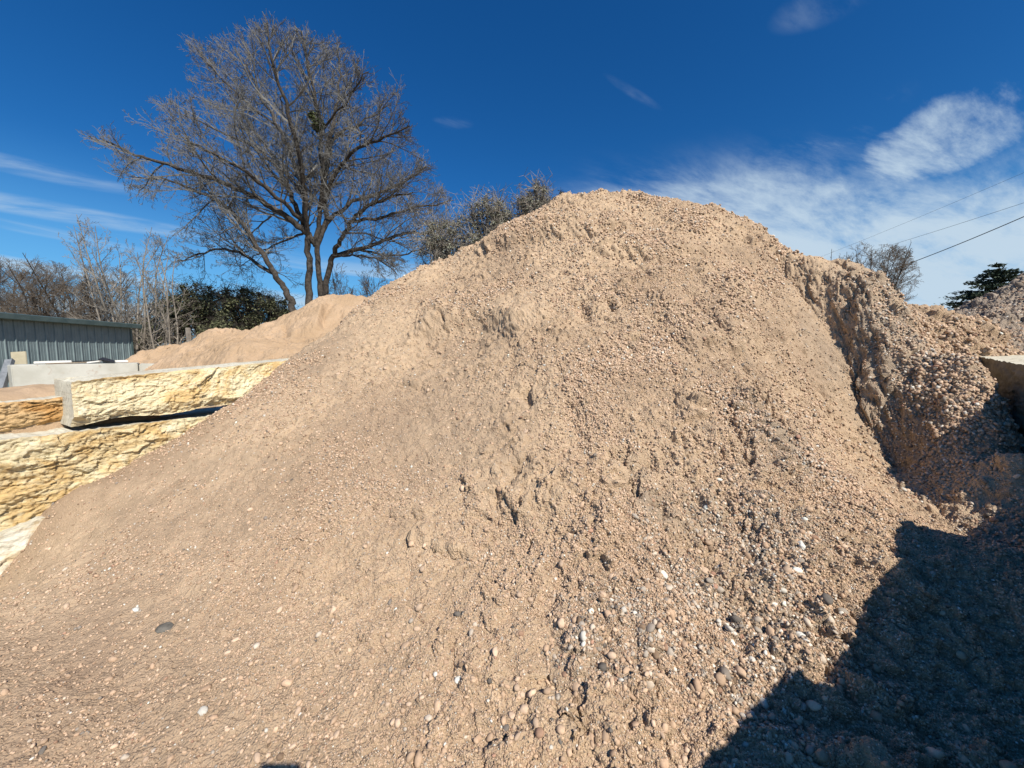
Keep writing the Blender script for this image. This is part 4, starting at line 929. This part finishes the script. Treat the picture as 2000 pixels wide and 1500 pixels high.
for i, (px, pt, Y, w_, lab) in enumerate(((-90, 485, 25, 300, 'bare brushy tree at the far left edge behind the shed, cut by the frame'), (20, 500, 27, 230, 'bare brown brushy tree over the left part of the shed roof'), (95, 528, 24, 200, 'low tangled bare tree over the middle of the shed roof'),
        (165, 512, 25, 210, 'bare tangled tree over the right part of the shed roof'), (235, 545, 27, 180, 'low bare tree past the right end of the shed'))):
    tot_ += bare_tree('brushy_tree', lab, px, pt, Y, w_, 40+i, (M_bark, M_brush), 7, 1., G1, up=.15, spread=.85, cnt=(18, 10, 8), frac=.5)
tot_ += bare_tree('pale_tree', 'pale many stemmed leafless tree right of the shed', 262, 440, 17.5, 200, 61, (M_palebark, M_palebark), 9, 1., None, up=.5, spread=.75, cnt=(14, 8, 6), frac=.36, baser=.06)
tot_ += bare_tree('pale_tree', 'thin pale leafless tree leaning beside the many stemmed one', 322, 490, 17., 110, 62, (M_palebark, M_palebark), 5, .9, None, up=.5, spread=.6, cnt=(10, 6, 5), frac=.36, baser=.055)
for i, (px, pt, Y, w_, lab) in enumerate(((702, 545, 26, 95, 'small rounded bare bush just right of the big tree trunks'), (752, 560, 26, 70, 'smaller bare bush touching the left slope of the big mound'), (665, 572, 28, 60, 'lowest bare bush peeking over the sand heap beside the trunks'))):
    tot_ += bare_tree('bare_bush', lab, px, pt-26, Y, w_*1.15, 80+i, (M_bark, M_brush), 9, 1., 'bare bushes on the skyline', up=.7, spread=.95, cnt=(18, 9, 6), frac=.34, baser=.05)
tot_ += bare_tree('bare_tree', 'small wispy bare tree behind the right slope of the mound', 1690, 474, 20, 125, 91, (M_bark, M_brush), 11, 1., None, up=.4, spread=.9, cnt=(22, 11, 7), frac=.42, baser=.06)
print('other segs', tot_)

def leafy_tree(name, label, cat, px, py, Y, rx, ry, seed, m, n, size=.07, group=None, clumps=26, bark=M_bark, irr=.55):
    """crown centre at pixel px,py; rx, ry = crown half sizes in photo pixels"""
    g = np.random.default_rng(seed); rn = random.Random(seed); c = at(px, py, Y); k = Y/F; RX = rx*k; RY = ry*k
    root = empty(name, (c[0], Y, 0)); tag(root, label, cat, group); cs = []; rs = []
    for i in range(clumps):
        d = g.normal(0, 1, 3); d /= np.linalg.norm(d); q = d*g.random()**.4; cs.append(c+q*np.array([RX, RX, RY])*.82); rs.append(min(RX, RY)*g.uniform(.18, .50)*(1.15-irr*.5))
    b0_ = np.array([c[0], Y, -.05]); VT = []; FT = []; o = 0
    fork = np.array([c[0], Y, max(c[2]-RY*.9, .6)]); pp = smooth_path([b0_, (b0_+fork)/2+[.08, 0, 0], fork], 4); rt = .05+.05*min(RX, 3)
    v, f = tube(pp, [rt*(1-.3*i/(len(pp)-1)) for i in range(len(pp))], 8, .06); VT.append(v); FT.append(f); o += len(v); A_, B_, ra_, rb_ = [], [], [], []
    for q, r in zip(cs, rs):
        mid = (fork+q)/2+g.normal(0, .12, 3)-np.array([0, 0, .1]); pp = smooth_path([fork-[0, 0, rn.uniform(0, .4)], mid, q], 4); n_ = len(pp)
        v, f = tube(pp, [rt*.42*(1-.85*i/(n_-1)) for i in range(n_)], 5, .05); VT.append(v); FT.append(f+o); o += len(v)
        for j in range(10):
            e1 = q+g.normal(0, 1, 3)*r*.75; A_.append(q); B_.append(e1); ra_.append(.012); rb_.append(.005)
            for _ in range(3): A_.append(e1); B_.append(e1+g.normal(0, 1, 3)*r*.35+[0, 0, r*.1]); ra_.append(.007); rb_.append(.004)
    v, f = segs_mesh(A_, B_, ra_, rb_, 3); VT.append(v); FT.append(f+o)
    child('trunk', np.concatenate(VT), np.concatenate(FT), None, bark, root)
    v, f = leafcloud(cs, rs, n, size, seed+1, .85); child('crown', v, f, None, m, root, None, False)
G2 = 'dark evergreens beyond the sand heap'
for i, (px, py, Y, rx, ry, lab) in enumerate(((345, 622, 21, 44, 56, 'dark evergreen just right of the pale stems'), (395, 604, 22, 60, 62, 'broad dark evergreen above the left end of the sand heap'), (478, 602, 21.5, 64, 56, 'round dark evergreen in the middle of the evergreen row'),
        (540, 618, 22.5, 42, 50, 'dark evergreen beside the leaning trunk'), (285, 655, 23, 40, 42, 'shadowy evergreen behind the pale stems, right of the shed'), (430, 650, 20, 45, 30, 'low evergreen spreading behind the crest of the sand heap'))):
    leafy_tree('juniper', lab, 'tree', px, py, Y, rx, ry, 200+i, M_jun, 11000, .06, G2, 60)
G3 = 'live oaks behind the left slope of the mound'
for i, (px, py, Y, rx, ry, n_, lab) in enumerate(((868, 484, 16, 66, 76, 8000, 'grey green live oak lowest on the left slope of the mound'), (955, 446, 15.5, 70, 70, 8500, 'grey green live oak in the middle, its crown open at the left'), (1046, 402, 15, 44, 52, 4800, 'grey green live oak nearest the top of the mound'))):
    leafy_tree('live_oak', lab, 'tree', px, py, Y, rx, ry, 230+i, M_oak, n_, .036, G3, 80, M_palebark)
leafy_tree('sapling', 'thin sparse sapling right of the highest live oak', 'tree', 1088, 388, 15, 14, 28, 250, M_oak, 180, .05, None, 7)
# conifer at the right edge: tiers of flat drooping sprays
cb0 = at(1950, 600, 13.); cY = 13.; con = empty('conifer', (at(1958, 600, cY)[0], cY, 0)); tag(con, 'dark green conifer with drooping tiers at the right edge', 'tree')
tx = at(1951, 514, cY); rn = random.Random(9); VT = []; FT = []; o = 0
pp = smooth_path([np.array([con.location[0], cY, -.05]), np.array([con.location[0], cY, tx[2]*.6]), tx], 5); v, f = tube(pp, [.13*(1-.9*i/(len(pp)-1)) for i in range(len(pp))], 7, .04); VT.append(v); FT.append(f); o += len(v)
LV = []; g = np.random.default_rng(12)
for i in range(120):
    t = rn.random()**.8; z = tx[2]-.05-t*1.9; xx = con.location[0]+(tx[0]-con.location[0])*(1-t); L = .14+1.75*t*rn.uniform(.65, 1.1); th = rn.uniform(0, 2*math.pi); d = np.array([math.cos(th), math.sin(th), .12])
    p0_ = np.array([xx, cY, z]); p1_ = p0_+d*L*.6; p2_ = p0_+d*L+np.array([0, 0, -.10*L+.05]); pp = smooth_path([p0_, p1_, p2_], 3); v, f = tube(pp, [.016*(1-.8*k/(len(pp)-1)) for k in range(len(pp))], 4); VT.append(v); FT.append(f+o); o += len(v)
    m_ = int(130*L)+30; u = g.random(m_)**.7; pt = p0_[None]*(1-u)[:, None]+p2_[None]*u[:, None]+g.normal(0, 1, (m_, 3))*np.array([.10, .10, .035])*(.4+L*.5); a = d[None]+g.normal(0, .45, (m_, 3)); a /= np.linalg.norm(a, axis=1, keepdims=True); b = np.cross(a, g.normal(0, 1, (m_, 3))); b /= np.linalg.norm(b, axis=1, keepdims=True)
    s_ = .05*g.uniform(.6, 1.4, m_)[:, None]; LV.append(np.stack([pt-a*s_, pt+b*s_*.35, pt+a*s_, pt-b*s_*.35], 1).reshape(-1, 3))
child('trunk', np.concatenate(VT), np.concatenate(FT), None, M_bark, con); LV = np.concatenate(LV); child('crown', LV, np.arange(len(LV)).reshape(-1, 4), None, M_ced, con, None, False)

# fence post in front of the evergreens
f0 = at(369, 640, 15.5)
fp = tag(extrude('fence_post', [(f0[0]-.07, 15.45, -.05), (f0[0]+.06, 15.44, -.05), (f0[0]+.07, 15.56, -.05), (f0[0]-.06, 15.57, -.05)], (-.05, 0, f0[2]+.05), M_palebark, None, .015), 'pale wooden fence post standing before the dark evergreens', 'fence post')

# ------------------------------------------------------------------ overhead wires
def wire(pa, pb, sag, r, label):
    a, b = np.array(pa), np.array(pb); pts_ = [a*(1-t)+b*t-np.array([0, 0, sag*4*t*(1-t)]) for t in np.linspace(0, 1, 60)]
    v, f = tube(pts_, [r]*60, 5); me = mesh_np('overhead_wire', v, f)
    tag(obj('overhead_wire', me, M_cable), label, 'wire', 'overhead wires on the right')
def far(px, py, Y): return at(px, py, Y)
wire(far(1640, 560, 40), far(2350, 262, 19), .55, .028, 'thick black cable, lowest of the wires on the right')
wire(far(1560, 530, 44), far(2250, 312, 22), .25, .011, 'thin wire between the upper and the lowest cable on the right')
wire(far(1560, 518, 46), far(2200, 250, 24), .2, .008, 'faint highest wire crossing the clouds on the right')
